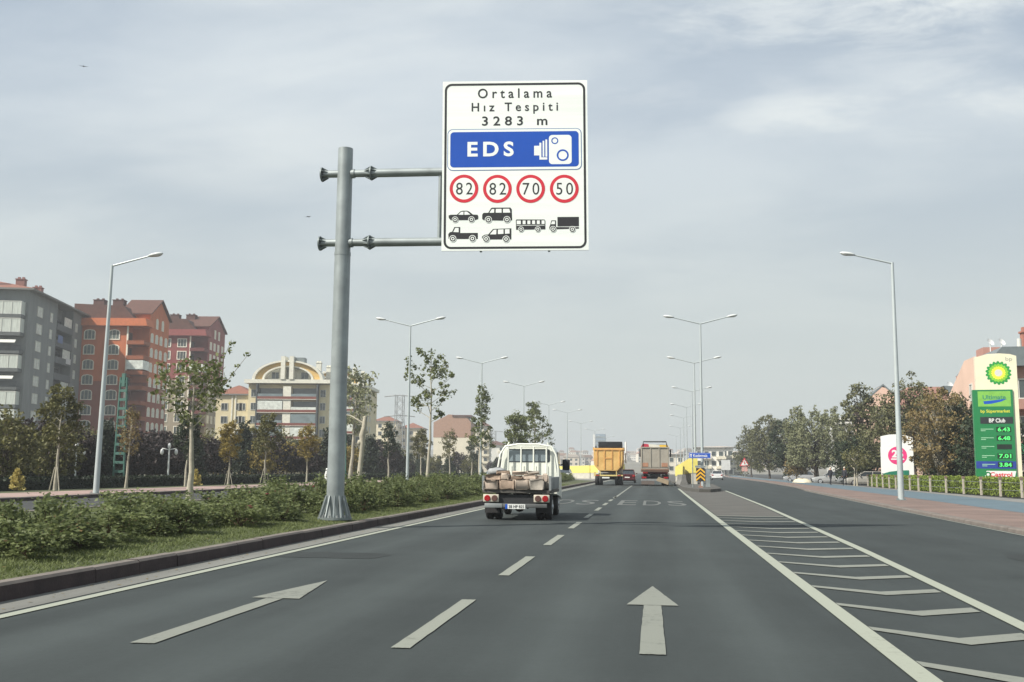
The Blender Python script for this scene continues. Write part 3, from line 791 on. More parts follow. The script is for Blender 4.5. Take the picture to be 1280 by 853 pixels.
M_tw = mat('truck_white', (0.74, 0.76, 0.68), 0.35, var=0.07, scale=1.5, coat=0.3)
M_bed = mat('bed_planks', (0.075, 0.07, 0.062), 0.8, var=0.3)
M_side = mat('dropside_grey', (0.24, 0.26, 0.26), 0.5, 0.2, var=0.15)
def flatbed():
    t = thing('flatbed_truck', 'small white flatbed truck loaded with tan blocks driving in the left lane', 'truck', (-3.50, 26.6, 0), R(0.6))
    m = MB(); m.box(-.42, .42, .15, 4.4, .40, .60); m.box(-.70, .70, .06, .30, .42, .66); m.tube([(-.7, .75, .36), (.7, .75, .36)], .06, 10); m.sphere((0, .75, .34), .15, 12)
    m.tube([(.3, .4, .38), (.3, -.02, .33)], .03, 8); m.box(-.55, -.25, 1.4, 2.3, .34, .6)
    m.build('chassis', M_dark, t)
    b = MB(); b.bbox(-.89, .89, 0, 2.78, .70, .78, .012); b.box(-.86, .86, -.012, 0, .705, .765)
    for x in (-.55, -.1, .35): b.box(x, x + .07, .1, 2.7, .62, .70)
    bed = b.build('load_bed', M_bed, t)
    for s in (-1, 1):
        d = MB(); d.bbox(s * .875 - .02, s * .875 + .02, .03, 2.72, .79, 1.12, .01)
        for k in range(6): d.box(s * .897 - .005, s * .897 + .006, .2 + k * .45, .24 + k * .45, .80, 1.11)
        d.box(s * .875 - .03, s * .875 + .03, .02, .07, .78, 1.15)
        d.build('drop_side', M_side, t)
    # load guard
    f = MB()
    for x in (-.57, -.2, .16, .53): f.tube([(x, 2.74, .78), (x, 2.74, 1.97)], .024, 8)
    f.tube([(-.88, 2.74, .8), (-.87, 2.74, 1.35), (-.80, 2.74, 1.75), (-.66, 2.74, 1.97), (-.3, 2.74, 2.03), (.3, 2.74, 2.03), (.66, 2.74, 1.97), (.80, 2.74, 1.75), (.87, 2.74, 1.35), (.88, 2.74, .8)], .030, 8)
    f.tube([(-.62, 2.74, 1.97), (.62, 2.74, 1.97)], .022, 8)
    for x in (-.60, .60): f.tube([(x, 2.74, 1.98), (x - .05 * (1 if x > 0 else -1), 2.74, 2.09)], .022, 8)
    f.build('load_guard', M_tw, t)
    # cab, lofted with a rounded roof
    def sec(w0, w1, z0, zs, zt, r=.16):
        return [(-w0, z0), (w0, z0), (w0, zs), (w1 + .03, zt - r), (w1 - .03, zt - .05), (w1 - .16, zt), (-w1 + .16, zt), (-w1 + .03, zt - .05), (-w1 - .03, zt - r), (-w0, zs)]
    c = MB()
    loft(c, [(2.86, sec(.82, .70, .62, 1.20, 1.97)), (2.90, sec(.84, .72, .60, 1.20, 2.00)), (3.75, sec(.84, .73, .55, 1.22, 2.01)), (4.05, sec(.84, .70, .5, 1.22, 1.95)), (4.48, sec(.83, .76, .45, 1.15, 1.32)), (4.55, sec(.80, .74, .48, 1.1, 1.22))])
    for x in (-.5, -.15, .2, .55): c.box(x - .02, x + .02, 2.845, 2.86, .75, 1.42)
    cab = c.build('cab', M_tw, t)
    w = MB(); w.decal(rrect(-.62, .62, 1.52, 1.90, .06), 2.853, 0); w.build('rear_window', M_glassd, cab)
    w = MB()
    for x0, x1 in ((-.565, -.225), (-.175, .135), (.185, .505)): w.decal(rrect(x0, x1, 1.55, 1.86, .02), 2.849, 0)
    w.build('rear_window_view', glass('cab_glass', (.17, .21, .23), .05), cab)
    s_ = MB(); s_.bbox(-.36, -.08 - .05, 3.15, 3.32, 1.15, 1.62, .05); s_.bbox(.16, .44, 3.15, 3.32, 1.15, 1.62, .05); s_.build('seat_back', M_dark, cab)
    for s in (-1, 1):
        d = MB(); d.prism([(3.05, 1.28), (3.95, 1.28), (3.85, 1.82), (3.1, 1.82)], s * .795, s * .80 + s * .02, 'x'); d.build('side_window', M_glassd, cab)
        h = MB(); h.bbox(s * .845 - .012, s * .845 + .012, 3.1, 3.24, 1.08, 1.12, .008); h.build('door_handle', M_dark, cab)
        q = MB(); q.tube([(s * .82, 4.0, 1.45), (s * .98, 4.0, 1.5)], .018, 8); q.bbox(s * 1.0 - .11, s * 1.0 + .11, 3.96, 4.04, 1.30, 1.62, .03); q.build('mirror', M_dark, cab)
    for s in (-1, 1):
        h = MB(); h.bbox(s * .66 - .205, s * .66 + .205, -.03, .03, .47, .665, .015)
        hs = h.build('tail_light', mat('tail_housing', (.50, .46, .38), .5), t)
        for k, mm in ((.095 * s, M_tail), (-.095 * s, mat('tail_lamp_dull', (.10, .05, .04), .35))):
            q = MB(); q.tube([(s * .66 + k, -.034, .565), (s * .66 + k, -.052, .565)], [.082, .07], 20); q.build('lamp', mm, hs)
    b = MB(); b.bbox(-.80, .80, -.05, .02, .33, .43, .01); b.build('bumper', mat('bumper_grey', (.10, .105, .105), .6, var=.3), t)
    b = MB(); b.bbox(-.82, -.36, -.062, -.052, .325, .435, .004); b.build('bumper_plate', M_side, t)
    pl = MB(); pl.box(-.28, .24, -.068, -.053, .30, .42); pl.decal([(-.28, .30), (-.22, .30), (-.22, .42), (-.28, .42)], -.071, 1)
    pl.text('38 HP 825', .01, .36, .40, .075, -.073, 2, bold=.01)
    pl.build('licence_plate', [M_white, M_sblue, M_sb], t)
    for s in (-1, 1):
        wheel(t, s * .78, .75, .335, .19); wheel(t, s * .56, .75, .335, .19); wheel(t, s * .70, 3.75, .335, .19)
        f = MB(); f.box(s * .67 - .2, s * .67 + .2, .33, .345, .18, .45); f.build('mudflap', M_rub, t)
    return t
flatbed()
M_blk = [mat('tan_block_%s' % n, c, .85, var=.28, scale=6, bump=.4) for n, c in (('light', (.44, .36, .29)), ('mid', (.30, .225, .17)), ('grey', (.30, .27, .23)))]
rr = random.Random(5)
def block(x, z, w, h, d, y, mi, label, rot=0.0):
    m = MB(); b = MB().bbox(-w / 2, w / 2, 0, d, 0, h, min(.03, h * .2))
    for i, v in enumerate(b.v):
        n = Vector(v); b.v[i] = (n.x + rr.uniform(-.02, .02), n.y + rr.uniform(-.035, .035), n.z + (rr.uniform(-.022, .022) if n.z > .01 else 0))
    o = b.build('cargo_block', M_blk[mi]); o.location = (-3.50 + x, 26.6 + y, z); o.rotation_euler = (0, 0, rot)
    tag(o, label, 'block', 'tan blocks loaded on the flatbed')
for i, (x, w, h, mi, l) in enumerate(((-.67, .37, .235, 0, 'tan block at the left end of the lowest row on the truck bed'), (-.25, .37, .25, 1, 'tan block second from the left in the lowest row on the truck bed'),
        (.14, .36, .255, 0, 'pale tan block third from the left in the lowest row on the truck bed'), (.53, .38, .27, 2, 'olive tan block at the right end of the lowest row on the truck bed'))):
    block(x, .785, w, h, .45, -.06, mi, l)
for i, (x, z, w, h, y, mi, l, r_) in enumerate(((-.62, 1.035, .40, .13, .02, 1, 'dark tan slab on the left end of the lowest block row', .05), (-.31, 1.05, .20, .16, .0, 0, 'white faced block lying over the second lowest block', -.05),
        (.0, 1.055, .30, .10, .03, 1, 'flat brown slab over the gap between the middle blocks', .1), (.34, 1.07, .32, .10, .02, 0, 'pale flat slab over the right middle block', -.08),
        (.74, .985, .14, .22, .05, 0, 'small upright pale block in the right rear corner of the bed', .1), (-.36, 1.19, .34, .08, .12, 1, 'thin brown slab topmost near the left of the load', .2),
        (.05, 1.165, .36, .09, .15, 0, 'pale slab topmost at the middle of the load', -.1), (.42, 1.18, .30, .09, .2, 2, 'grey slab topmost at the right of the load', .25))):
    block(x, z, w, h, .36, y, mi, l, r_)
for k, (x, y) in enumerate(((-.55, .75), (.1, .8), (.55, .75), (-.4, 1.4), (.3, 1.5), (0.0, 2.1))):
    block(x, .785, .5, .36 - .03 * (k % 2), .5, y, k % 3, 'tan block stacked further forward on the truck bed, mostly hidden', rr.uniform(-.1, .1))
# grey sack over the left corner of the load
b = MB(); b.sphere((0, 0, 0), (.26, .3, .12), 14)
for i, v in enumerate(b.v): b.v[i] = (v[0] + rr.uniform(-.015, .015), v[1], v[2] + rr.uniform(-.015, .015))
o = b.build('sack', mat('grey_sack', (.28, .29, .29), .8, var=.2, scale=5)); o.location = (-4.14, 27.45, 1.24); tag(o, 'grey sack lying on top of the load at its left edge', 'sack')

M_yel = mat('dump_yellow', S(202, 158, 88), 0.55, var=0.18, scale=1.2, col2=S(222, 182, 112))
M_yeld = mat('dump_yellow_worn', S(196, 146, 84), 0.6, var=0.25, scale=2)
M_tip = mat('tipper_grey', S(150, 144, 132), 0.6, var=0.14, scale=1.2)
M_tipd = mat('tipper_rust', S(112, 88, 74), 0.7, var=0.25, scale=2)
def truck_chassis(t, W, L, r):
    m = MB(); m.box(-.5, .5, .3, L, .75, 1.05); m.box(-W / 2 + .1, W / 2 - .1, .9, 1.1, .5, .8); m.box(-W / 2 + .1, W / 2 - .1, 2.3, 2.5, .5, .8); m.build('chassis', M_dark, t)
    for y in (1.0, 2.4):
        for s in (-1, 1): wheel(t, s * (W / 2 - .19), y, r, .3); wheel(t, s * (W / 2 - .53), y, r, .3)
    for s in (-1, 1): wheel(t, s * (W / 2 - .2), L - 1.2, r, .3)
def truck_cab(t, W, y0, y1, z0, z1, m):
    c = MB(); c.bbox(-W / 2, W / 2, y0, y1, z0, z1, .12)
    cab = c.build('cab', m, t)
    w = MB(); w.bbox(-W / 2 + .02, W / 2 - .02, y0 - .06, y0 + .3, z1 - .85, z1 + .04, .05); w.build('rear_window', mat('shaded_glass', (.014, .016, .018), .35, spec=.25), cab)
    w = MB(); w.decal(rrect(-W / 2 + .1, W / 2 - .1, z1 - 1.2, z1 - .3, .1), 0, M=Matrix.Translation((0, y1 + .006, 0)) @ Matrix.Rotation(math.pi, 4, 'Z')); w.build('windscreen', M_glassd, cab)
    for s in (-1, 1):
        q = MB(); q.tube([(s * W / 2, y1 - .2, z1 - .5), (s * (W / 2 + .25), y1 - .2, z1 - .5)], .02, 6); q.bbox(s * (W / 2 + .28) - .07, s * (W / 2 + .28) + .07, y1 - .28, y1 - .16, z1 - 1.1, z1 - .35, .03); q.build('mirror', M_dark, cab)
    return cab
def dump():
    t = thing('dump_truck', 'yellow dump truck with a rounded steel tub in the left lane ahead', 'truck', (-3.88, 92.0, 0), R(.5))
    W = 2.62
    def pr(w, z0, z1): return [(-w * .62, z0), (w * .62, z0), (w * .92, z0 + .42), (w, z0 + .95), (w, z1), (-w, z1), (-w, z0 + .95), (-w * .92, z0 + .42)]
    m = MB(); loft(m, [(0.0, pr(1.31, 1.28, 3.3)), (4.6, pr(1.31, 1.15, 3.35))])
    tub = m.build('tub', M_yel, t)
    g_ = MB(); loft(g_, [(-.06, pr(1.25, 1.31, 3.2)), (-.005, pr(1.25, 1.31, 3.2))])
    tg = g_.build('tailgate', M_yel, t)
    r_ = MB()
    for x in (-1.02, -.36, .30, .96): r_.box(x, x + .08, -.11, -.062, 1.75 if abs(x) > .5 else 1.45, 3.18)
    r_.box(-.36, .38, -.10, -.062, 2.35, 2.43); r_.box(-1.25, 1.25, -.12, -.061, 3.10, 3.2)
    r_.build('tailgate_rib', M_yeld, tg)
    k = MB(); k.box(-1.37, -1.311, .02, 4.6, 3.12, 3.36); k.box(1.311, 1.37, .02, 4.6, 3.12, 3.36); k.build('top_rail', M_yel, t)
    truck_chassis(t, 2.5, 7.2, .5)
    truck_cab(t, 2.3, 5.4, 7.3, 1.0, 3.98, mat('cab_white', (.6, .6, .56), .4))
    b = MB(); b.box(-1.28, 1.28, -.05, .05, .82, .94); b.box(-1.28, -1.1, -.06, .06, .945, 1.2); b.box(-.75, -.68, -.05, .05, .945, 1.25); b.box(.68, .75, -.05, .05, .945, 1.25); b.build('rear_frame', mat('frame_cream', S(206, 186, 120), .6), t)
    for s in (-1, 1):
        h = MB(); h.box(s * .95 - .17, s * .95 + .17, -.09, -.055, .84, .92); h.build('tail_light', M_tail, t)
    p = MB(); p.box(-.55, .1, -.08, -.055, .62, .74); p.build('licence_plate', M_white, t)
    for x, z0, z1, r_ in ((1.46, 2.0, 3.98, .075),):
        e = MB(); e.tube([(x, 4.9, z0), (x, 4.9, z1)], r_, 10); e.build('stack_pipe', M_white, t)
dump()
def tipper():
    t = thing('tipper_truck', 'grey box bodied tipper truck with a red and yellow top in the right lane ahead', 'truck', (0.22, 92.0, 0), R(-.4))
    m = MB(); m.box(-1.24, 1.24, 0, 6.2, 1.22, 3.4); m.box(-1.27, -1.241, 0, 6.2, 3.22, 3.42); m.box(1.241, 1.27, 0, 6.2, 3.22, 3.42); m.build('tipper_body', M_tip, t)
    g_ = MB(); g_.box(-1.2, 1.2, -.05, -.003, 1.65, 3.32)
    tg = g_.build('tailgate', M_tip, t)
    r_ = MB()
    for x in (-1.2, -.42, .34, 1.12): r_.box(x, x + .09, -.10, -.052, 1.6, 3.32)
    r_.box(-1.26, 1.26, -.12, -.052, 3.33, 3.42); r_.box(-1.1, 1.1, -.08, -.053, 1.5, 1.6); r_.build('tailgate_rib', M_tip, tg)
    for s in (-1, 1):
        q = MB(); q.box(s * .86 - .28, s * .86 + .28, -.065, -.053, 1.68, 2.02); q.build('corner_panel', mat('panel_orange', S(158, 116, 92), .6, var=.2), tg)
    l = MB(); l.prism([(-.10, 1.22), (.0, 1.22), (.0, 1.5), (-.16, 1.42)], -1.2, 1.2, 'x'); l.build('spill_lip', M_tipd, t)
    c = MB()
    pts = [(-1.22, 3.43), (1.22, 3.43), (1.12, 3.72), (.4, 3.62), (-.5, 3.66), (-1.08, 3.74)]
    c.prism([(-1.22, 3.425), (-.5, 3.425), (-.55, 3.67), (-1.05, 3.72)], .1, 5.8, 'y', 0); c.prism([(-.498, 3.425), (.448, 3.425), (.4, 3.6), (-.548, 3.67)], .1, 5.8, 'y', 1); c.prism([(.45, 3.425), (1.22, 3.425), (1.1, 3.62), (.402, 3.6)], .1, 5.8, 'y', 2)
    c.build('tarpaulin', [mat('tarp_red', S(176, 44, 66), .6), mat('tarp_white', (.6, .58, .5), .6), mat('tarp_yellow', S(216, 176, 60), .6)], t)
    f = MB(); f.tube([(-1.05, .1, 3.42), (-1.0, .1, 3.88), (1.0, .1, 3.88), (1.08, .1, 3.42)], .06, 8); f.build('bow', M_dark, t)
    truck_chassis(t, 2.5, 8.6, .5)
    truck_cab(t, 2.35, 6.6, 8.7, 1.0, 3.75, mat('cab_red', S(150, 40, 46), .4))
    b = MB(); b.box(-1.2, 1.2, .0, .1, .45, .62); b.build('bumper', M_steel, t)
    d = MB(); d.prism([(.1, .46), (1.15, .1), (1.2, .45), (.9, .62), (.3, .8)], -.03, -.002, 'y'); d.build('mudflap', mat('beige_flap', S(150, 134, 110), .8), t)
    d = MB(); d.box(-1.2, -.05, -.03, -.002, .12, .44); d.build('mudflap', mat('grey_flap', S(96, 86, 80), .8), t)
    for s in (-1, 1):
        h = MB(); h.box(s * .95 - .2, s * .95 + .2, -.04, .0, .66, .8); h.build('tail_light', M_tail, t)
tipper()
def car(label, x, y, rz, col, hatch=True, group=None, name='car'):
    t = thing(name, label, 'car', (x, y, 0.0), rz, group)
    cm = mat('car_paint_%d_%d_%d' % tuple(int(c * 99) for c in col), col, .3, .1, var=.04, coat=.6)
    def sec(w, z0, zm, zt): return [(-w * .92, z0), (w * .92, z0), (w, z0 + .2), (w, zm), (w * .96, zt), (-w * .96, zt), (-w, zm), (-w, z0 + .2)]
    m = MB(); loft(m, [(0, sec(.80, .35, .7, .88)), (.12, sec(.87, .24, .72, .96)), (1.2, sec(.89, .2, .74, .98)), (2.9, sec(.89, .2, .72, .95)), (3.9, sec(.85, .22, .6, .78)), (4.2, sec(.74, .32, .5, .64))], smooth=False)
    body = m.build('body', cm, t)
    def top(w, z0, z1, i): return [(-w, z0), (w, z0), (w - i, z1), (-w + i, z1)]
    y0 = .18 if hatch else .55
    g_ = MB(); loft(g_, [(y0, top(.80, .93, .95, .02)), (y0 + .5, top(.80, .93, 1.40, .17)), (2.2, top(.80, .93, 1.42, .17)), (3.05, top(.78, .93, .96, .02))])
    gh = g_.build('greenhouse', M_glassd, t)
    r_ = MB(); r_.bbox(-.66, .66, y0 + .38, 2.3, 1.37, 1.455, .03)
    for s in (-1, 1):
        for a, b in (((s * .80, y0, .95), (s * .655, y0 + .48, 1.41)), ((s * .80, 3.0, .96), (s * .655, 2.2, 1.42)), ((s * .815, 1.45, .95), (s * .65, 1.45, 1.42))): r_.tube([a, b], .035, 6)
    r_.build('roof', cm, t)
    for s in (-1, 1):
        wheel(t, s * .78, .75, .31, .2); wheel(t, s * .78, 3.3, .31, .2)
        h = MB(); h.bbox(s * .70 - .14, s * .70 + .14, -.02, .1, .66, .86, .02); h.build('tail_light', M_tail, t)
        h = MB(); h.bbox(s * .62 - .15, s * .62 + .15, 4.05, 4.2, .54, .66, .02); h.build('headlight', M_lens, t)
        q = MB(); q.bbox(s * .97 - .08, s * .97 + .08, 2.65, 2.75, .94, 1.06, .02); q.build('mirror', cm, t)
    p = MB(); p.box(-.26, .26, -.03, -.015, .55, .66); p.build('licence_plate', M_white, t)
    b = MB(); b.bbox(-.82, .82, -.05, .1, .3, .5, .03); b.build('bumper', cm, t)
    return t
car('white hatchback driving away alone on the service road', 10.0, 164, R(-4), (.66, .67, .66))
car('dark red car half hidden between the two trucks ahead', -2.7, 112, 0, S(70, 16, 22))
car('pale blue grey car on the opposite road, partly hidden behind the loaded truck', -20.2, 134, math.pi, S(140, 152, 164))
car('small white car beyond the kerb in front of the yellow wall', -12.0, 145, math.pi, (.66, .67, .64))

# ------------------------------------------------------------------ signs, walls and fences by the road
M_yellow = mat('signal_yellow', S(220, 208, 110), 0.6, var=0.08)
M_wallp = mat('pale_wall', S(186, 182, 170), 0.85, var=0.12)
def chevron_board():
    t = thing('chevron_board', 'black and yellow chevron board on the nose of the traffic island', 'road sign', (3.28, 72.2, 0.2))
    p = MB(); p.tube([(0, .06, 0), (0, .06, 1.3)], .04, 8); p.box(-.14, .14, -.08, .2, 0, .12); p.build('post', mat('post_rust', S(140, 110, 96), .8), t)
    b = MB(); b.box(-.30, .30, 0, .03, .42, 1.34)
    for k in range(3):
        z = .58 + k * .26
        b.decal([(-.30, z - .14), (0, z + .12), (.30, z - .14), (.30, z - .01), (0, z + .25), (-.30, z - .01)], -.004, 1)
    b.build('board', [M_sb, mat('chevron_yellow', S(226, 172, 40), .5)], t)
    b = MB(); b.box(.34, .64, 0.05, .12, .05, 1.25); b.box(-.36, .37, .05, .10, 1.36, 1.50); b.build('backing_panel', M_galv, t)
chevron_board()
def blue_sign():
    t = thing('direction_sign', 'small blue direction sign with white arrow and lettering over the traffic island', 'road sign', (3.32, 74.0, 0.2))
    b = MB(); b.box(-.75, .77, 0, .03, 2.02, 2.42); b.decal([(-.73, 2.04), (.75, 2.04), (.75, 2.40), (-.73, 2.40)], -.003, 1); b.decal([(-.715, 2.055), (.735, 2.055), (.735, 2.385), (-.715, 2.385)], -.005, 0)
    b.decal([(-.63, 2.1), (-.57, 2.1), (-.57, 2.24), (-.51, 2.24), (-.60, 2.35), (-.69, 2.24), (-.63, 2.24)], -.007, 1)
    b.text('K\u0131z\u0131l\u0131rmak', .05, 2.215, 1.0, .19, -.007, 1, bold=.02)
    b.build('sign_face', [M_sblue, M_white], t)
    for x in (-.5, .5): MB().tube([(x, .06, 0), (x, .06, 2.4)], .035, 8).build('post', M_galv, t)
blue_sign()
def parapet(name, label, x0, y0, x1, y1, h0, h1, th):
    d = Vector((x1 - x0, y1 - y0, 0)); L = d.length; a = math.atan2(d.y, d.x)
    t = thing(name, label, 'wall', (x0, y0, 0.0), a)
    w = MB(); w.prism([(0, 0), (L, 0), (L, h1 * .45), (0, h0 * .45)], 0, th, 'y'); w.build('wall', M_wallp, t)
    w = MB(); w.prism([(-.03, h0 * .452), (L + .03, h1 * .452), (L + .03, h1), (-.03, h0)], -.04, th + .04, 'y'); w.build('yellow_band', M_yellow, t)
parapet('underpass_parapet', 'long parapet wall with a bright yellow top behind the yellow dump truck', -16.5, 168, -4.5, 160, 1.85, 2.3, .4)
parapet('underpass_parapet', 'tapering parapet wall with a yellow top just left of the chevron board', 2.45, 112, 3.5, 92, 1.75, 2.6, .4)
def barrier(label, x, y, rz, L):
    m = MB(); m.prism([(-.3, 0), (.3, 0), (.26, .12), (.14, .4), (.11, .82), (-.11, .82), (-.14, .4), (-.26, .12)], 0, L, 'y')
    o = m.build('concrete_barrier', M_conc); o.location = (x, y, .2); o.rotation_euler = (0, 0, rz); tag(o, label, 'barrier', 'concrete barriers at the island nose')
barrier('grey concrete barrier just right of the tipper truck', 2.55, 87, R(6), 3)
barrier('second grey concrete barrier behind the first one, by the parapet', 2.75, 91, R(3), 3)

def triangle_sign():
    t = thing('warning_sign', 'red bordered triangular warning sign at the far right kerb', 'road sign', (17.6, 203, 0.1))
    MB().tube([(0, .05, 0), (0, .05, 3.6)], .06, 8).build('post', M_galv, t)
    b = MB(); b.prism([(-.95, 2.3), (.95, 2.3), (0, 3.95)], 0, .04, 'y', 0); b.decal([(-.68, 2.44), (.68, 2.44), (0, 3.62)], -.004, 1); b.box(-.08, .08, -.02, -.006, 2.7, 3.2, 0); b.build('sign_face', [M_sred, M_white], t)
    b = MB(); b.box(-.55, .55, 0, .04, 1.3, 2.1); b.build('plate', mat('plate_pink', S(196, 150, 140), .6), t)
triangle_sign()
def white_board():
    t = thing('signboard', 'plain grey white roadside board above the white hatchback', 'road sign', (13.2, 190, 0.1))
    for x in (-.5, .5): MB().tube([(x, .06, 0), (x, .06, 3.4)], .05, 8).build('post', M_galv, t)
    b = MB(); b.box(-.85, .75, 0, .04, 1.5, 3.3); b.build('board', mat('board_grey', S(196, 198, 196), .6), t)
white_board()

def totem():
    t = thing('petrol_totem', 'tall cream and green petrol station price sign rising behind the hedge', 'petrol sign', (20.2, 64.0, 0.1), R(-9))
    zr = lambda r: 1.2 + (592.5 - r) * .0476
    xr = lambda p: (p - 1243) * .0482
    M_cream = mat('totem_cream', S(222, 216, 188), .4, var=.04); M_gr = mat('totem_green', S(30, 118, 68), .4, var=.06)
    top = [(xr(1222), 0.0), (xr(1269), 0.0), (xr(1269), zr(446)), (xr(1262), zr(443.6)), (xr(1250), zr(442.4)), (xr(1236), zr(443)), (xr(1222), zr(447))]
    b = MB(); b.prism(top, 0.10, .62, 'y'); b.build('body', M_cream, t)
    gp = MB(); gp.box(xr(1217.5), xr(1262.5), 0.0, .5, .3, zr(488)); gp.build('green_panel', M_gr, t)
    f = -.004
    lo = MB()
    cx, cz, y = xr(1248), zr(467), .094
    for i, (r, mi) in enumerate(((.72, 0), (.56, 1), (.40, 2), (.22, 3))):
        pts = []
        for k in range(72):
            a = 2 * math.pi * k / 72; w = abs(math.sin(a * 9)) if i == 0 else abs(math.sin(a * 9 + .4 * i))
            pts.append((cx + r * (.84 + .16 * w) * math.cos(a), cz + r * (.84 + .16 * w) * math.sin(a)))
        lo.add([(cx, y - .003 * i, cz)] + [(p[0], y - .003 * i, p[1]) for p in pts], [(0, k + 1, (k + 1) % 72 + 1) for k in range(72)], mi)
    lo.text('bp', xr(1260.5), zr(450.3), .36, .30, .092, 4, space=1.0)
    lo.build('emblem', [mat('em_green', S(28, 140, 62), .5), mat('em_lime', S(128, 190, 58), .5), mat('em_yellow', S(246, 222, 70), .5), mat('em_white', (.6, .6, .56), .5), mat('em_grey', S(150, 156, 140), .5)], t)
    u = MB(); u.decal([(xr(1223), zr(509)), (xr(1260), zr(509)), (xr(1260), zr(490)), (xr(1223), zr(490))], f, 0)
    u.text('Ultimate', xr(1241.5), zr(497.5), 1.25, .26, f - .003, 1, bold=.02)
    u.decal([(xr(1229), zr(502.5)), (xr(1256), zr(499.6)), (xr(1249), zr(503)), (xr(1238), zr(505.6)), (xr(1230), zr(506))], f - .003, 2)
    u.text('bp S\u00fcpermarket', xr(1242), zr(515.3), 1.6, .24, f, 3, bold=.02)
    u.build('advert_panel', [mat('ad_lime', S(120, 178, 76), .5), mat('ad_teal', S(40, 120, 100), .5), M_sblue, mat('ad_yellow', S(206, 206, 60), .5)], t)
    k = MB(); k.decal([(xr(1224.5), zr(530.5)), (xr(1261.5), zr(530.5)), (xr(1261.5), zr(522)), (xr(1224.5), zr(522))], f, 0); k.text('BP Club', xr(1243.5), zr(526.4), .88, .24, f - .003, 1, bold=.02)
    k.build('club_panel', [mat('club_black', S(44, 48, 50), .4), M_white], t)
    M_led = mat('price_led', (.05, .5, .1), .5, emit=(.12, 1.0, .22, .4))
    for r, s, mi in ((537.5, '6.43', 1), (548.3, '6.48', 1), (559, '', 1), (570.3, '7.01', 1), (581, '3.84', 1)):
        q = MB()
        if r == 581: q.decal([(xr(1217.6), zr(585.8)), (xr(1262.4), zr(585.8)), (xr(1262.4), zr(576.8)), (xr(1217.6), zr(576.8))], f, 2)
        q.decal([(xr(1242), zr(r + 3.1)), (xr(1258.6), zr(r + 3.1)), (xr(1258.6), zr(r - 3.1)), (xr(1242), zr(r - 3.1))], f - .003, 0)
        if s: q.text(s, xr(1250.5), zr(r), .66, .24, f - .006, 1, bold=.03)
        for j in range(2 if mi else 1): q.decal([(xr(1224.5), zr(r + 2 - j * 2)), (xr(1230 + 9 * j), zr(r + 2 - j * 2)), (xr(1230 + 9 * j), zr(r + 1.2 - j * 2)), (xr(1224.5), zr(r + 1.2 - j * 2))], f - .003, 3)
        q.build('price_display', [mat('display_black', S(30, 44, 36), .3), M_led, mat('price_blue', S(36, 60, 140), .5), mat('price_grey', S(150, 196, 160), .5)], t)
    c = MB(); c.decal([(xr(1226), zr(597.5)), (xr(1260), zr(597.5)), (xr(1262), zr(588.6)), (xr(1229), zr(588.6))], f, 0); c.text('Castrol', xr(1245), zr(593), 1.2, .26, f - .003, 1, bold=.03)
    c.ring(xr(1230.5), zr(593), .08, .16, f - .003, 20, 2)
    c.build('oil_panel', [M_white, M_sred, M_gr], t)
totem()
def round_board():
    t = thing('billboard', 'white arched billboard with a pink disc reading 25 behind the hedge', 'billboard', (20.8, 92.0, 0.1), R(-8))
    zr = lambda r: 1.25 + (591 - r) * .0705
    xr = lambda p: (p - 1114.5) * .0708
    b = MB(); b.prism([(xr(1096.5), zr(592)), (xr(1133), zr(594)), (xr(1133), zr(549)), (xr(1126), zr(546.2)), (xr(1116), zr(544.6)), (xr(1106), zr(545)), (xr(1096.5), zr(547))], 0, .3, 'y'); b.build('board', mat('board_white', (.78, .78, .75), .4, var=.03), t)
    d = MB(); cx, cz = xr(1115), zr(570.5); d.decal(disc(cx, cz, .77, 40), -.004, 0)
    d.text('25', cx, cz + .16, .92, .66, -.008, 1, bold=.04); d.decal([(cx - .55, cz - .36), (cx + .55, cz - .36), (cx + .5, cz - .24), (cx - .5, cz - .24)], -.008, 1)
    d.build('pink_disc', [mat('disc_pink', S(216, 56, 120), .5), M_white], t)
    g_ = MB(); g_.prism([(xr(1097.5), .1), (xr(1127), .1), (xr(1127), zr(588)), (xr(1117), zr(588.4)), (xr(1105), zr(590)), (xr(1097.5), zr(592.4))], -.05, -.006, 'y'); g_.build('green_foot', mat('foot_green', S(24, 112, 88), .5), t)
    for x in (xr(1097), xr(1132)): MB().box(x - .06, x + .06, -.02 + .33, .45, 0, zr(560)).build('post', M_white, t)
round_board()

# fence posts in front of the right hedge
FX = [(56, 18.9), (62, 18.75), (67, 18.6), (70, 18.3), (75, 18.3), (85, 18.95), (94, 19.4), (100, 19.9)]
def fence():
    t = thing('post_fence', 'row of slim pale posts with caps along the front of the right hedge', 'fence')
    tt = MB().box(-.05, .05, -.05, .05, 0, .92).box(-.02, .02, -.06, -.051, .3, .8).mesh('post', mat('post_pale', S(176, 168, 156), .8, var=.15))
    cp = MB().box(-.075, .075, -.075, .075, .92, 1.05).mesh('cap', mat('post_cap', S(120, 100, 90), .8))
    y = 53.0; pts = []
    while y < 101:
        x = lerp(FX, y) - .15; p = link('post', tt, t, (x, y, .1)); link('cap', cp, p); pts.append((x, y)); y += 3.05
    w = MB()
    for z in (.45, .85): w.tube([(x, yy, z) for x, yy in pts], .012, 5)
    w.build('wire', M_steel, t)
fence()
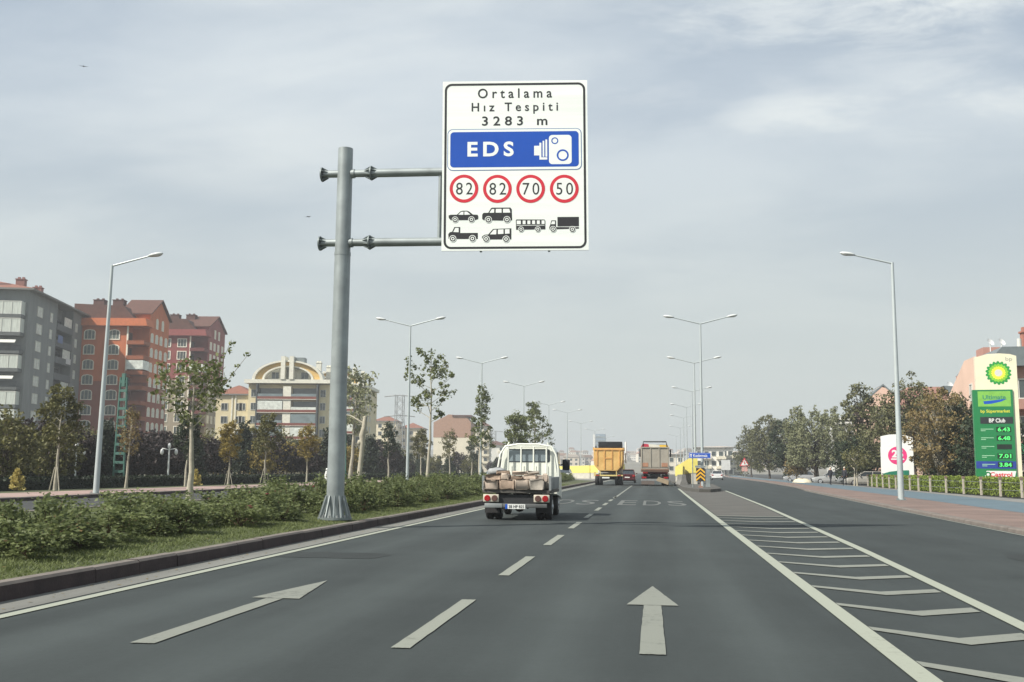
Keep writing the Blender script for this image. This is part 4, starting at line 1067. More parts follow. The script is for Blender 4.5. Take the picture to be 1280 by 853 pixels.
# lattice poles and park lamps on the left
M_teal = mat('lattice_teal', S(66, 104, 94), .6, .1, var=.12)
def lattice(label, x, y, h, w=.5):
    t = thing('lattice_pole', label, 'utility pole', (x, y, .12), 0, 'green lattice poles by the park')
    leg = MB(); lx = w / 2; tx = w * .28
    for s in (-1, 1): leg.tube([(s * lx, 0, 0), (s * tx, 0, h)], .07, 6)
    leg.build('leg', M_teal, t)
    n = int(h / .55)
    for k in range(n):
        z = k * h / n + .2; hw = lx + (tx - lx) * z / h
        MB().box(-hw, hw, -.06, .06, z, z + .17).build('rung', M_teal, t)
    c = MB(); c.box(-.11, .11, -.09, .09, h - .6, h + .25); c.build('cap_box', M_teal, t)
lattice('tall green lattice pole with rungs in front of the orange block', -33.8, 62, 6.9, .75)
lattice('green lattice pole half hidden behind the big grey sign pole', -25.2, 82, 6.0, .6)
def park_lamp(label, x, y, h, n):
    t = thing('park_lamp', label, 'park lamp', (x, y, .12), R(15))
    MB().tube([(0, 0, 0), (0, 0, h)], [.07, .05], 8).build('post', M_white, t)
    if n == 1: pts = [(0, 0, h + .16)]
    else: pts = [(.45 * math.cos(2 * math.pi * k / n), .45 * math.sin(2 * math.pi * k / n), h - .25) for k in range(n)] + [(0, 0, h + .14)]
    a = MB()
    for p in pts[:-1] if n > 1 else []: a.tube([(0, 0, h - .1), (p[0], p[1], h - .02), (p[0], p[1], h - .12)], .025, 6)
    if n > 1: a.build('arm', M_white, t)
    for p in pts:
        g_ = MB(); g_.sphere(p, (.11, .11, .2), 12); g_.build('globe', mat('globe_white', (.7, .7, .68), .3), t)
park_lamp('white park lamp with globes beyond the hedge, left of the tall single street lamp', -35.6, 60, 2.3, 4)
park_lamp('white park lamp standing behind the leftmost supported street tree', -36.9, 59, 2.6, 2)
park_lamp('white park lamp between the thin bare tree and the near plane tree', -31.4, 63.9, 2.4, 2)
def figure_rock(label, x, y, h, mi):
    m = MB(); r_ = random.Random(int(x * -100))
    m.sphere((0, 0, h * .28), (h * .42, h * .36, h * .3), 9); m.sphere((.04, 0, h * .68), (h * .24, h * .22, h * .33), 9)
    for i, v in enumerate(m.v): m.v[i] = (v[0] + r_.uniform(-.05, .05) * h, v[1] + r_.uniform(-.05, .05) * h, v[2])
    o = m.build('garden_plant', mi); o.location = (x, y, .1); tag(o, label, 'garden plant')
M_ygr = mat('yellow_foliage', S(206, 190, 96), .8, var=.25, scale=6)
def statue(label, x, y, m_):
    t = MB(); t.box(-.2, .2, -.2, .2, 0, .25); t.tube([(0, 0, .25), (0, 0, .6), (0.02, 0, .95)], [.14, .17, .1], 10); t.sphere((.03, 0, 1.08), .11, 10); t.tube([(.1, 0, .85), (.24, -.05, 1.0)], [.05, .035], 6)
    o = t.build('garden_statue', m_); o.location = (x, y, .12); tag(o, label, 'statue')
statue('small white statue on the lawn just right of the bare pollarded trunk', -22.9 - 4.6, 85, M_white)

# ------------------------------------------------------------------ buildings
M_curt = mat('window_curtain', (.62, .65, .60), .4, var=.25, scale=1.5, spec=.7)
M_wing = glass('window_glass', (.055, .07, .07), .15)
M_frame = mat('window_frame', (.55, .55, .50), .5, var=.05)
M_tile = mat('roof_tile', S(82, 52, 42), .85, var=.22, scale=1.5)
M_tileo = mat('roof_tile_orange', S(122, 78, 62), .85, var=.2, scale=1.5)
M_far1 = mat('far_roof_brown', S(150, 122, 108), .9); M_far2 = mat('far_roof_grey', S(168, 158, 148), .9)  # distant roofs, with haze already mixed into their pale colours
M_chim = mat('chimney_render', S(132, 92, 84), .85, var=.15)
M_dish = mat('dish_white', (.7, .7, .68), .4, var=.05)
i_w = lambda x, z: int(abs(x) * 7 + z) % 3 != 0
M_rail = mat('railing_dark', S(66, 72, 74), .6, var=.15)
WIN = {}
def win_mesh(w, h, arch, fm, pm, mull):
    k = (round(w, 2), round(h, 2), arch, fm.name, pm.name, mull)
    if k in WIN: return WIN[k]
    f = MB(); b = .17 if fm.name == 'window_surround' else .10
    if arch:
        o = [(-w / 2, 0), (w / 2, 0), (w / 2, h * .78)] + arc(0, h * .78, 1, 12, 168, 1)[:0] + [(w * .36, h * .93), (0, h), (-w * .36, h * .93), (-w / 2, h * .78)]
        i_ = [(-w / 2 + b, b), (w / 2 - b, b), (w / 2 - b, h * .76), (w * .32, h * .86), (0, h - b), (-w * .32, h * .86), (-w / 2 + b, h * .76)]
        n = len(o)
        vs = [(p[0], -.10, p[1]) for p in o] + [(p[0], -.10, p[1]) for p in i_] + [(p[0], .0, p[1]) for p in o] + [(p[0], 0.02, p[1]) for p in i_]
        for q in range(n):
            r_ = (q + 1) % n
            f.add([vs[q], vs[r_], vs[n + r_], vs[n + q]], [(0, 1, 2, 3)]); f.add([vs[q], vs[r_], vs[2 * n + r_], vs[2 * n + q]], [(3, 2, 1, 0)]); f.add([vs[n + q], vs[n + r_], vs[3 * n + r_], vs[3 * n + q]], [(0, 1, 2, 3)])
        p = MB(); p.decal(i_, -.012)
    else:
        f.box(-w / 2, w / 2, -.09, .02, 0, b); f.box(-w / 2, w / 2, -.09, .02, h - b, h); f.box(-w / 2, -w / 2 + b, -.09, .02, b, h - b); f.box(w / 2 - b, w / 2, -.09, .02, b, h - b)
        p = MB(); p.decal([(-w / 2 + b, b), (w / 2 - b, b), (w / 2 - b, h - b), (-w / 2 + b, h - b)], -.012)
    for k_ in range(1, mull + 1):
        x = -w / 2 + w * k_ / (mull + 1); f.box(x - .03, x + .03, -.06, -.015, b, h - b)
    WIN[k] = (f.mesh('window', fm), p.mesh('pane', pm))
    return WIN[k]
def window(par, pos, face, w, h, arch=False, fm=None, pm=None, mull=1):
    a, b = win_mesh(w, h, arch, fm or M_frame, pm or M_wing, mull)
    o = link('window', a, par, pos, {'f': 0, 'r': math.pi / 2, 'l': -math.pi / 2}[face]); link('pane', b, o)
    return o
def dish(par, x, y, z, r=.55, rz=0.6):
    m = MB(); M = Matrix.Translation((x, y, z + .7)) @ Matrix.Rotation(rz, 4, 'Z') @ Matrix.Rotation(R(60), 4, 'X')
    vs = []; fs = []
    for i in range(4):
        for k in range(12): vs.append((r * i / 3 * math.cos(k * math.pi / 6), r * i / 3 * math.sin(k * math.pi / 6), .25 * r * (i / 3) ** 2))
    for i in range(3):
        for k in range(12): fs.append((i * 12 + k, i * 12 + (k + 1) % 12, i * 12 + 12 + (k + 1) % 12, i * 12 + 12 + k))
    m.add(vs, fs, 0, True, M); m.tube([(x, y, z - .1), (x, y, z + .7)], .04, 6)
    m.build('satellite_dish', M_dish, par)
def chimney(par, x, y, z0, z1, s=.7, m=None):
    c = MB(); c.box(x - s, x + s, y - s * .8, y + s * .8, z0, z1); c.box(x - s - .1, x + s + .1, y - s * .8 - .1, y + s * .8 + .1, z1, z1 + .15)
    for k in (-.5, .5): c.box(x + k * s - .2, x + k * s + .2, y - .2, y + .2, z1 + .15, z1 + .5)
    c.build('chimney', m or M_chim, par)
def hip_roof(par, x0, x1, y0, y1, z, h, ov, m, inset=None):
    r_ = MB(); a, b, c, d = x0 - ov, x1 + ov, y0 - ov, y1 + ov
    k = inset if inset is not None else min(b - a, d - c) / 2
    r_.box(a, b, c, d, z, z + .3, 0)
    if d - c >= b - a: rg = [((a + b) / 2, c + k, z + h), ((a + b) / 2, d - k, z + h)]
    else: rg = [(a + k, (c + d) / 2, z + h), (b - k, (c + d) / 2, z + h)]
    v = [(a, c, z + .3), (b, c, z + .3), (b, d, z + .3), (a, d, z + .3)] + rg
    if d - c >= b - a: f = [(0, 1, 4), (1, 2, 5, 4), (2, 3, 5), (3, 0, 4, 5)]
    else: f = [(0, 1, 5, 4), (1, 2, 5), (2, 3, 4, 5), (3, 0, 4)]
    r_.add(v, f, 1)
    return r_.build('roof', [mat('eaves_grey', S(112, 112, 108), .8, var=.1), m], par)

def grey_block():
    t = thing('apartment_block', 'dark grey apartment block with glazed white balconies at the far left edge', 'apartment building', (-105.3, 160, 0), R(13.6))
    Mg = mat('grey_render', S(118, 122, 121), .85, var=.14, scale=.7, stretch=(1, 1, .3))
    H = 31.0; W = 26; D = 41.5
    w = MB(); w.box(-W, 0, 0, 14.5, 0, H); w.box(-W, -2.0, 14.5, 23.6, 0, H); w.box(-W, 0, 23.6, D, 0, H); w.build('wall', Mg, t)
    rf = hip_roof(t, -W, 0, 0, D, H, 4.2, 1.1, M_tileo)
    for y in (5.0, 13.5): chimney(rf, -4.4, y + 3, H + .8, H + 3.2, .75)
    chimney(rf, -9, 3, H + 2, H + 5.0, 1.1)
    for k in range(4): dish(rf, -10.5 - 1.6 * k, 3.5 + .5 * k, H + 2.4 + .3 * k)
    dish(rf, -4.0, 22, H + 1.0); dish(rf, -3.4, 24.5, H + .8)
    fz = [27.2 - 3.05 * k for k in range(9)]
    for z in fz:
        window(t, (0, 5.5, z), 'r', 2.6, 1.8, pm=M_curt, mull=1); window(t, (0, 11.4, z - .05), 'r', 1.3, 1.7, pm=M_curt, mull=0)
        window(t, (0, 25.6, z), 'r', 1.3, 1.7, pm=M_curt, mull=0); window(t, (0, 32.4, z), 'r', 2.6, 1.8, pm=M_curt, mull=1); window(t, (0, 39.5, z), 'r', 1.2, 1.7, pm=M_curt, mull=0)
    Mpar = mat('grey_parapet', S(92, 96, 98), .8, var=.1)
    for i, z in enumerate(fz):
        b = MB(); b.box(-1.99, .15, 14.55, 23.55, z - .95, z - .72); b.box(.02, .15, 14.55, 23.55, z - .72, z + .25); b.build('balcony', Mpar, t)
        d = MB(); d.decal([(-4, 0), (4, 0), (4, 2.2), (-4, 2.2)], 0, M=Matrix.Translation((-1.985, 19, z - .6)) @ Matrix.Rotation(math.pi / 2, 4, 'Z')); d.build('balcony_door', M_wing, t)
        if i in (0, 2, 4, 5, 7):
            c = MB(); c.box(.03, .09, 18.4, 22.6, z + .27, z + 1.95); c.build('balcony_glazing', M_curt, t)
    cl = mat('laundry_white', (.6, .6, .6), .9)
    c = MB(); c.box(.18, .24, 20.2, 22.8, fz[2] - .6, fz[2] + .45); c.build('laundry', cl, t)
    c = MB(); c.box(.18, .24, 15.0, 17.6, fz[1] - .2, fz[1] + 1.2); c.build('laundry', mat('laundry_blue', S(96, 112, 150), .9), t)
    Mgl = mat('balcony_curtain', (.52, .55, .50), .35, var=.22, scale=2.5, stretch=(3, 3, .2), spec=.6)
    for i, z in enumerate(fz):
        s = MB(); s.box(-24.5, -.4, -1.9, -.003, z - 1.15, z - .55); s.build('balcony', mat('slab_dark', S(84, 88, 88), .8), t)
        if i in (0, 1, 3, 5, 6, 8):
            g_ = MB(); z0 = z - .54; z1 = z + (1.7 if i != 1 else 1.85)
            g_.box(-24.4, -.5, -1.85, -1.75, z0, z1); g_.box(-.6, -.5, -1.74, -.02, z0, z1)
            gl = g_.build('balcony_glazing', Mgl, t)
            m_ = MB()
            for k in range(17): m_.box(-24.4 + k * 1.49, -24.33 + k * 1.49, -1.90, -1.851, z0, z1)
            m_.box(-24.4, -.5, -1.89, -1.851, z1 - .12, z1); m_.build('mullion', M_frame, gl)
        else:
            r_ = MB(); r_.box(-24.4, -.5, -1.85, -1.75, z - .54, z + .3); r_.build('railing', M_rail, t)
            a = MB(); a.prism([(-1.9, z + 1.2), (-2.4, z + .7), (-2.4, z + .62), (-1.9, z + 1.1)], -9.5, -1.0, 'x'); a.build('awning', M_frame, t)
grey_block()

def tall_block(name, label, loc, rz, W, D, split, H, up, low, zc, roofm, win_n, arch, peak):
    """end wall lit, a stack of balconies in the recess at the corner, then a projecting gabled wing"""
    t = thing('apartment_block', label, 'apartment building', loc, rz)
    mu = mat(name + '_upper', up, .85, var=.15, scale=.7, stretch=(1, 1, .3)); ml = mat(name + '_lower', low, .85, var=.16, scale=.7, stretch=(1, 1, .3))
    for z0, z1, m_ in ((0, zc, ml), (zc, H, mu)):
        w = MB(); w.box(-W, -.0, 0, .0 + D, z0, z1) if False else None
        w = MB(); w.box(-W, -3.2, 0, split, z0, z1); w.box(-W, 0.0, split, D, z0, z1); w.build('wall', m_, t)
    fz = [H - 2.75 - 3.0 * k for k in range(int(H / 3.0) - 1)]
    mf = mat('window_surround', S(226, 220, 204), .7)
    for z in fz:
        for x in win_n[0]: window(t, (x, 0, z), 'f', 2.3, 2.1, arch, mf, mat('green_glass', (.13, .16, .15), .2, var=.4, scale=1.2, spec=.8) if i_w(x, z) else None, mull=2)
        for y in win_n[1]: window(t, (0, y, z), 'r', 1.5, 1.95, arch, mf, M_curt, mull=1)
        b = MB(); b.box(-3.15, .3, -.5, split - .05, z - .95, z - .7); b.box(-3.15, .3, -.5, -.35, z - .7, z - .15); b.box(.15, .3, -.34, split - .05, z - .7, z - .15); b.build('balcony', mat(name + '_balcony', tuple(.55 * c for c in up), .85), t)  # balcony colour is the wall's, darkened for the shade of the recess
        d = MB(); d.decal([(.5, 0), (split - .5, 0), (split - .5, 2.2), (.5, 2.2)], 0, M=Matrix.Translation((-3.19, 0, z - .6)) @ Matrix.Rotation(math.pi / 2, 4, 'Z')); d.build('balcony_door', M_wing, t)
    for i in (2,):
        z = fz[i]; c = MB(); c.box(-3.0, .28, -.48, -.40, z + .11, z + 1.9); c.box(.2, .28, -.39, split - .1, z + .11, z + 1.9); c.build('balcony_glazing', M_curt, t)
    p = MB(); p.box(-3.35, -3.05, -.16, -.002, 0, H); p.build('downpipe_strip', mf, t)
    e = MB(); e.prism([(-W - .6, H), (.9, H), (.5, H + 1.5), (-W - .6, H + 1.5)], -.9, split, 'y'); e.build('eaves', mat(name + '_eaves', tuple(min(1, c * 1.1) for c in up), .8), t)
    r_ = MB(); h2 = peak
    r_.prism([(-W - .5, H + 1.51), (-2.2, H + 1.51), (-4.6, H + 4.2), (-W - .5, H + 4.6)], .6, D - .5, 'y', 0)
    ym = (split + D) / 2
    rf = r_.build('roof', roofm, t)
    gw = MB(); gw.prism([(split, H), (D, H), (D, H + h2 * .45), (ym, H + h2), (split, H + h2 * .45)], -6, .0, 'x'); gw.build('gable', mu, t)
    gr = MB()
    for s in (0, 1):
        y0, y1 = (split - .5, ym) if s == 0 else (D + .5, ym)
        a0, b0 = H + h2 * .45 - .1, H + h2 + .05
        gr.prism([(y0, a0), (y1, b0), (y1, b0 + .25), (y0, a0 + .25)], -6.2, .5, 'x')
    gr.build('gable_roof', roofm, t)
    for y in (ym - 1.6, ym + 1.6): window(t, (0, y, H + .3), 'r', 1.2, 2.2, arch, mf, M_curt)
    for x in (-W + 2, -W + 6): chimney(rf, x, D * .5, H + 3, H + 6.2, 1.1, mat('chimney_brown', S(84, 54, 48), .85))
    return t
tall_block('orange', 'orange apartment block with brown gabled roof and arched windows', (-99.9, 190, 0), R(7), 14, 14, 3.0, 29.0, S(180, 100, 60), S(136, 76, 58), 18.0, M_tile, ((-10.8, -5.9), (4.4, 7.0, 9.5, 12.4)), True, 6.4)  # lower wall colour carries the grey block's cast shadow, painted in
tall_block('red', 'dark red apartment block with grey lower floors and a gabled top', (-106.6, 232, 0), R(7), 12, 17, 3.5, 32.6, S(128, 64, 60), S(146, 136, 118), 22.0, M_tile, ((-9, -5.2), (5.5, 8.5, 11.6, 15)), False, 6.0)

def arch_block(label, loc, rz, W, D, H, wing):
    t = thing('apartment_block', label, 'apartment building', loc, rz)
    mc = mat('cream_render', S(208, 196, 160), .85, var=.07, scale=.4); mw = mat('white_trim', S(214, 212, 198), .8); mo = mat('ochre_arch', S(206, 172, 106), .8); mb_ = mat('balcony_brown', S(116, 62, 50), .8)
    w = MB(); w.box(-W, 0, 0, D, 0, H); w.build('wall', mc, t)
    cx = -W / 2
    q = MB()
    for s in (0, 1):
        a, b = (-W + 2.6, cx - 1.4) if s == 0 else (cx + 1.4, -2.6)
    fz = [H - 2.6 - 3.0 * k for k in range(6)]
    for i, z in enumerate(fz):
        b = MB(); b.box(-W + 2.3, -2.3, -1.5, -.003, z - .95, z - .7); b.box(-W + 2.3, -2.3, -1.5, -1.4, z - .70, z - .25); b.build('balcony', mb_, t)
        e = MB(); e.box(-W + 2.3, -2.3, -1.53, -1.505, z - .95, z - .84); e.build('balcony_trim', mw, t)
        for s in (0, 1):
            a, b_ = (-W + 2.5, cx - 1.0) if s == 0 else (cx + 1.0, -2.5)
            gz = MB(); gz.box(a, b_, -1.47, -1.41, z - .24, z + (1.75 if (i + s) % 3 != 2 and i not in (0, 4) else .35))
            gz.build('balcony_glazing', M_curt if (i * 2 + s) % 5 in (2, 3) else M_glassl, t)
            d = MB(); d.decal([(a, z - .5), (b_, z - .5), (b_, z + 1.7), (a, z + 1.7)], -.006); d.build('balcony_door', M_wing, t)
        p = MB(); p.box(cx - .9, cx + .9, -1.35, -.01, z - .69, z + 2.04); p.build('pier', mw, t)
        window(t, (-W + 1.25, 0, z - .3), 'f', 1.3, 1.7, pm=M_wing); window(t, (-1.25, 0, z - .3), 'f', 1.3, 1.7, pm=M_wing)
        for y in (2.5, 6.5, 10.5): window(t, (0, y, z - .3), 'r', 1.5, 1.7, pm=M_curt)
    for x in (-W + 2.15, -2.45): MB().box(x, x + .3, -1.55, -.01, 0, H).build('drain_strip', M_rail, t)
    c = MB(); c.box(-W - .6, .6, -1.7, D + .4, H + .15, H + 1.0); c.build('cornice', mw, t)
    # the arch
    r0, r1, r2 = W * .44, W * .405, W * .32; sq = .54
    def ar(r, n=24): return [(cx + r * math.cos(math.pi * k / n), H + 1.01 + r * sq * math.sin(math.pi * k / n)) for k in range(n + 1)]
    def band(ra, rb, y0, y1, m_, nm):
        a, b = ar(ra), ar(rb); k = MB()
        for i in range(len(a) - 1): k.prism([a[i], a[i + 1], b[i + 1], b[i]], y0, y1, 'y')
        return k.build(nm, m_, t)
    band(r0, r1, -1.6, 1.2, mw, 'arch'); band(r1 - .01, r2, -1.0, .8, mo, 'arch_infill'); band(r2 - .01, r2 - .5, -1.2, .9, mw, 'arch')
    p = MB(); p.prism(ar(r2 - .52), 1.0, 1.3, 'y'); p.build('arch_wall', mw, t)
    for x in (cx - 3.4, cx + 3.4, cx + 5.6): window(t, (x, .99, H + 1.3), 'f', 1.8, 1.6)
    p = MB(); p.box(cx - 1.5, cx - .55, -1.9, 1.4, H + 1.02, H + 1.0 + r0 * sq + .9); p.box(cx + .45, cx + 1.4, -1.9, 1.4, H + 1.02, H + 1.0 + r0 * sq + .9); p.build('arch_pier', mw, t)
    p = MB(); p.box(cx + 1.6, cx + 3.6, -.8, 1.6, H + 1.0 + r2 * sq * .8, H + 1.2 + r0 * sq + .5); p.build('water_tank', M_galvd, t)
    rf = hip_roof(t, -W + 1.5, -1.5, 2.5, D - .5, H + 1.0, 3.2, .2, M_tile)
    chimney(rf, -W + 2.6, 6, H + 1.5, H + 4.4, .7, mw); chimney(rf, -3.5, 5, H + 1.5, H + 5.4, .6, mw); chimney(rf, -1.6, 7, H + 1.0, H + 4.6, .5, mw)
    if wing:
        x0 = -W - wing
        w = MB(); w.box(x0, -W - .02, 2.0, D - 2, 0, H - 2.4); wl = w.build('wing_wall', mc, t)
        hip_roof(t, x0, -W - .02, 2.0, D - 2, H - 2.4, 2.6, .5, M_tileo)
        for z in fz[1:]:
            for x in (x0 + 2, x0 + 5.4, -W - 1.9): window(t, (x, 2.0, z - .3), 'f', 1.6, 1.7)
        for x in (x0 + 3.6, -W - 3.6): MB().box(x, x + .3, 1.85, 1.99, 0, H - 2.4).build('drain_strip', mw, t)
arch_block('cream apartment block with a great white arch on its roof and brown striped balconies', (-72.9, 225, 0), R(6), 18.4, 16, 20.2, 8.0)
arch_block('second cream block with a white roof arch, half hidden by the sign pole', (-77.0, 268, 0), R(6), 14.5, 22, 23.0, 0)

def plain_block(label, loc, rz, W, D, H, wallc, roof, nx, nz, blank=False, topc=None, group=None):
    t = thing('apartment_block', label, 'apartment building', loc, rz, group)
    m_ = mat('render_%d_%d_%d' % tuple(int(c * 200) for c in wallc), wallc, .85, var=.07, scale=.4)
    w = MB(); w.box(-W, 0, 0, D, 0, H); w.build('wall', m_, t)
    if topc:
        k = MB(); k.box(-W - .06, .06, -.06, D + .06, H * .70, H + .01); k.prism([(-W - .06, H + .011), (.06, H + .011), (-W * .15, H + 2.6), (-W * .6, H + 3.0)], -.06, D * .6, 'y'); k.build('upper_cladding', mat('cladding_brown', topc, .85), t)
        c = MB(); c.box(-W * .5, .3, -.4, D + .3, H + 2.2, H + 2.8); c.build('roof', M_tile, t)
    else: hip_roof(t, -W, 0, 0, D, H, .7 if roof is M_far2 else 2.6, .6, roof)
    if not blank:
        for j in range(nz):
            z = H - 2.5 - 3 * j
            for i in range(nx):
                x = -W + W * (i + .5) / nx
                window(t, (x, 0, z), 'f', 1.5, 1.6, pm=M_wing, mull=0)
                if i % 2: b = MB().box(x - 1.5, x + 1.5, -1.1, -.003, z - .9, z - .1); b.build('balcony', mat('balcony_cream', S(214, 206, 184), .8), t)
            for y in (D * .3, D * .7): window(t, (0, y, z), 'r', 1.5, 1.6, pm=M_wing, mull=0)
plain_block('cream apartment block with red roof just left of the lattice pylon', (-101, 400, 0), R(6), 9.0, 14, 20.0, S(214, 204, 178), M_tileo, 2, 6)
plain_block('cream apartment block with red roof and balconies right of the first median lamp', (-92.6, 410, 0), R(6), 9.4, 14, 17.6, S(208, 198, 174), M_tileo, 3, 5)
plain_block('pale block with a blank end wall and brown upper cladding behind the slim green tree', (-67.5, 380, 0), R(4), 14.0, 16, 18.8, S(210, 202, 182), M_tile, 0, 0, True, S(158, 124, 104))
plain_block('narrow cream block with brown roof just right of the blank walled block', (-67.5, 425, 0), R(6), 6.4, 14, 19.2, S(206, 198, 180), M_tile, 2, 5)
plain_block('low white block peeping out left of the loaded truck cab', (-70.8, 500, 0), R(6), 11, 14, 13.0, S(214, 212, 204), M_tile, 2, 3)

def tower():
    t = thing('tower_block', 'lone grey blue high rise tower on the horizon above the dump truck', 'tower', (-40.5, 900, 0))
    w = MB(); w.box(-8.6, 0, 0, 10, 0, 33); w.build('wall', mat('tower_blue', S(120, 138, 152), .5, var=.08), t)
    w = MB(); w.box(-10.6, -8.61, -.3, 10, 0, 32.6); w.build('side_slab', mat('tower_white', S(222, 222, 216), .6), t)
    for k in range(9): MB().box(-8.5, -.1, -.12, -.003, 3 + 3.3 * k, 4.6 + 3.3 * k).build('window_band', M_glassl, t)
tower()

M_pk = mat('pink_render', S(204, 174, 156), .85, var=.07, scale=.4)
M_pk2 = mat('pink_brick', S(168, 126, 114), .85, var=.1, scale=.4)
def pink_block():
    t = thing('apartment_block', 'pink apartment block with a stepped gable end behind the petrol station sign', 'apartment building', (27.4, 90, 0), R(-3))
    H = 10.2
    w = MB(); w.box(0, 14, 0, 9, 0, H); w.build('wall', M_pk2, t)
    # the end wall toward the road, pale, with a pitched top
    g_ = MB(); g_.prism([(0, 0), (12.5, 0), (12.5, 8.0), (4.6, 11.2), (1.2, 11.2), (0, 10.2)], -.25, -.004, 'x')
    g_.build('gable', M_pk, t)
    for y, z in ((2.5, 7.5), (2.5, 4.4), (9, 5.2)): window(t, (-.25, y, z), 'l', .9, 1.5)
    for j, z in enumerate((7.6, 4.5, 1.6)):
        b = MB(); b.box(1.0, 6.4, -1.3, -.003, z - 1.0, z - .2); b.build('balcony', M_pk2, t)
        window(t, (3.4, 0, z - .1), 'f', 3.4, 1.7, mull=2); window(t, (9.5, 0, z), 'f', 1.6, 1.5)
    rf = MB(); rf.prism([(.02, H + .01), (14.4, H + .01), (12, H + 1.6), (1.5, H + 1.6)], -.8, 9.4, 'y'); rf = rf.build('roof', mat('roof_slate', S(104, 112, 114), .8), t)
    k = MB(); k.box(1.6, 3.0, 5.5, 8, H + .8, H + 2.3); k.build('roof_box', M_pk2, rf)
    chimney(rf, 4.6, 3.0, H + 1.5, H + 3.2, .5, mat('chimney_red', S(162, 108, 92), .85))
    for x in (5.0, 6.3, 7.4): dish(rf, x, 2.2, H + 1.4, .5)
    dish(rf, 1.3, 2.0, H + 1.6, .35); dish(rf, 2.2, 2.0, H + 1.6, .35)
    a = MB(); a.tube([(3.2, .5, H + 1.0), (3.2, .5, H + 2.4)], .18, 10); a.tube([(3.3, .5, H + 1.2), (4.6, .4, H - .3)], .06, 6); a.build('flue', M_frame, rf)
pink_block()
def pink_row():
    t = thing('apartment_block', 'row of pink houses with brick chimneys showing over the brown trees', 'apartment building', (37, 138, 0), R(-4))
    w = MB(); w.box(-6.5, 10, 0, 30, 0, 9.6); w.build('wall', M_pk, t)
    g_ = MB(); g_.prism([(-6.6, 9.61), (2, 9.61), (-.2, 12.4), (-4.0, 12.4)], -.2, 14, 'y'); g_.build('gable', M_pk2, t)
    rf = MB(); rf.prism([(2.01, 9.61), (10.2, 9.61), (8, 12.2), (0.2, 12.5)], -.5, 30, 'y'); rf = rf.build('roof', mat('roof_slate', S(104, 112, 114), .8), t)
    chimney(rf, 5.0, 4, 11, 14.2, 1.0, mat('chimney_red', S(162, 108, 92), .85)); chimney(rf, 8.0, 3, 11, 13.0, .5, mat('chimney_white', S(220, 216, 206), .8))
    dish(rf, 1.2, 1, 12.0, .5)
    for x in (-4.5, 3.5, 6.5): window(t, (x, 0, 7.2), 'f', 1.4, 1.6)
pink_row()
def pink_house():
    t = thing('house', 'pink gable fronted house rising among the trees left of the right lamp post', 'house', (30.0, 140, 0), R(-4))
    w = MB(); w.box(-2.2, 2.4, 0, 12, 0, 10); w.build('wall', M_pk, t)
    g_ = MB(); g_.prism([(-2.3, 10.01), (2.5, 10.01), (.6, 12.4), (-.2, 12.6)], -.1, 12, 'y'); g_.build('gable', M_pk, t)
    for s in (0, 1):
        a = [(-2.9, 9.9), (.2, 12.7), (.2, 12.95), (-2.9, 10.15)] if s == 0 else [(3.1, 9.9), (.22, 12.7), (.22, 12.95), (3.1, 10.15)]
        MB().prism(a, -.12, 12.3, 'y').build('roof', mat('roof_slate', S(104, 112, 114), .8), t)
    window(t, (.1, 0, 7.6), 'f', 1.3, 1.6); dish(t, 3.6, 2, 10.5, .6)
pink_house()
def slab_block():
    t = thing('apartment_block', 'pale building with stacked open balconies glimpsed between two right hand trees', 'apartment building', (29.3, 172, 0), R(-3))
    m_ = mat('pale_grey_render', S(206, 206, 200), .8)
    w = MB(); w.box(.0, 9, 1.5, 12, 0, 9.6); w.build('wall', m_, t)
    for k in range(7): MB().box(-.2, 9, 0, 1.49, 1.6 + 1.25 * k, 2.0 + 1.25 * k).build('balcony', m_, t)
    MB().box(-.4, 9.2, -.2, 12.2, 9.8, 10.2).build('roof', m_, t)
slab_block()
def canopy():
    t = thing('forecourt_canopy', 'green edged petrol station canopy just visible at the right edge', 'canopy', (24.6, 69, 0.08))
    MB().box(0, 9, 0, 12, 2.6, 3.3).build('roof', mat('canopy_green', S(40, 140, 96), .5), t)
    for x in (.8, 8): MB().tube([(x, 4, 0), (x, 4, 2.6)], .14, 10).build('post', M_white, t)
    m_ = MB(); m_.box(.0, 4, -.12, -.003, 2.7, 3.2); m_.build('fascia', M_white, t)
canopy()

# far town in the haze
rr = random.Random(21)
hs = []
for k, (wc, rc) in enumerate(((S(206, 200, 186), M_far1), (S(196, 186, 170), M_far2), (S(212, 208, 200), M_far2), (S(186, 176, 164), M_far1))):
    m = MB(); W, H, D = (9, 10, 8) if k % 2 == 0 else (13, 8, 9)
    m.box(-W / 2, W / 2, 0, D, 0, H, 0); m.prism([(-W / 2 - .5, H), (W / 2 + .5, H), (W / 2 - 2, H + 2.2), (-W / 2 + 2, H + 2.2)], -.5, D + .5, 'y', 1)
    for j in range(3):
        for i in range(3): m.decal([(-W / 2 + W * (i + .28) / 3, H - 2.6 - 3 * j), (-W / 2 + W * (i + .72) / 3, H - 2.6 - 3 * j), (-W / 2 + W * (i + .72) / 3, H - 1.1 - 3 * j), (-W / 2 + W * (i + .28) / 3, H - 1.1 - 3 * j)], -.02, 2)
    hs.append(m.mesh('far_house', [mat('far_wall_%d' % k, wc, .85), rc, M_wing]))
n = 0
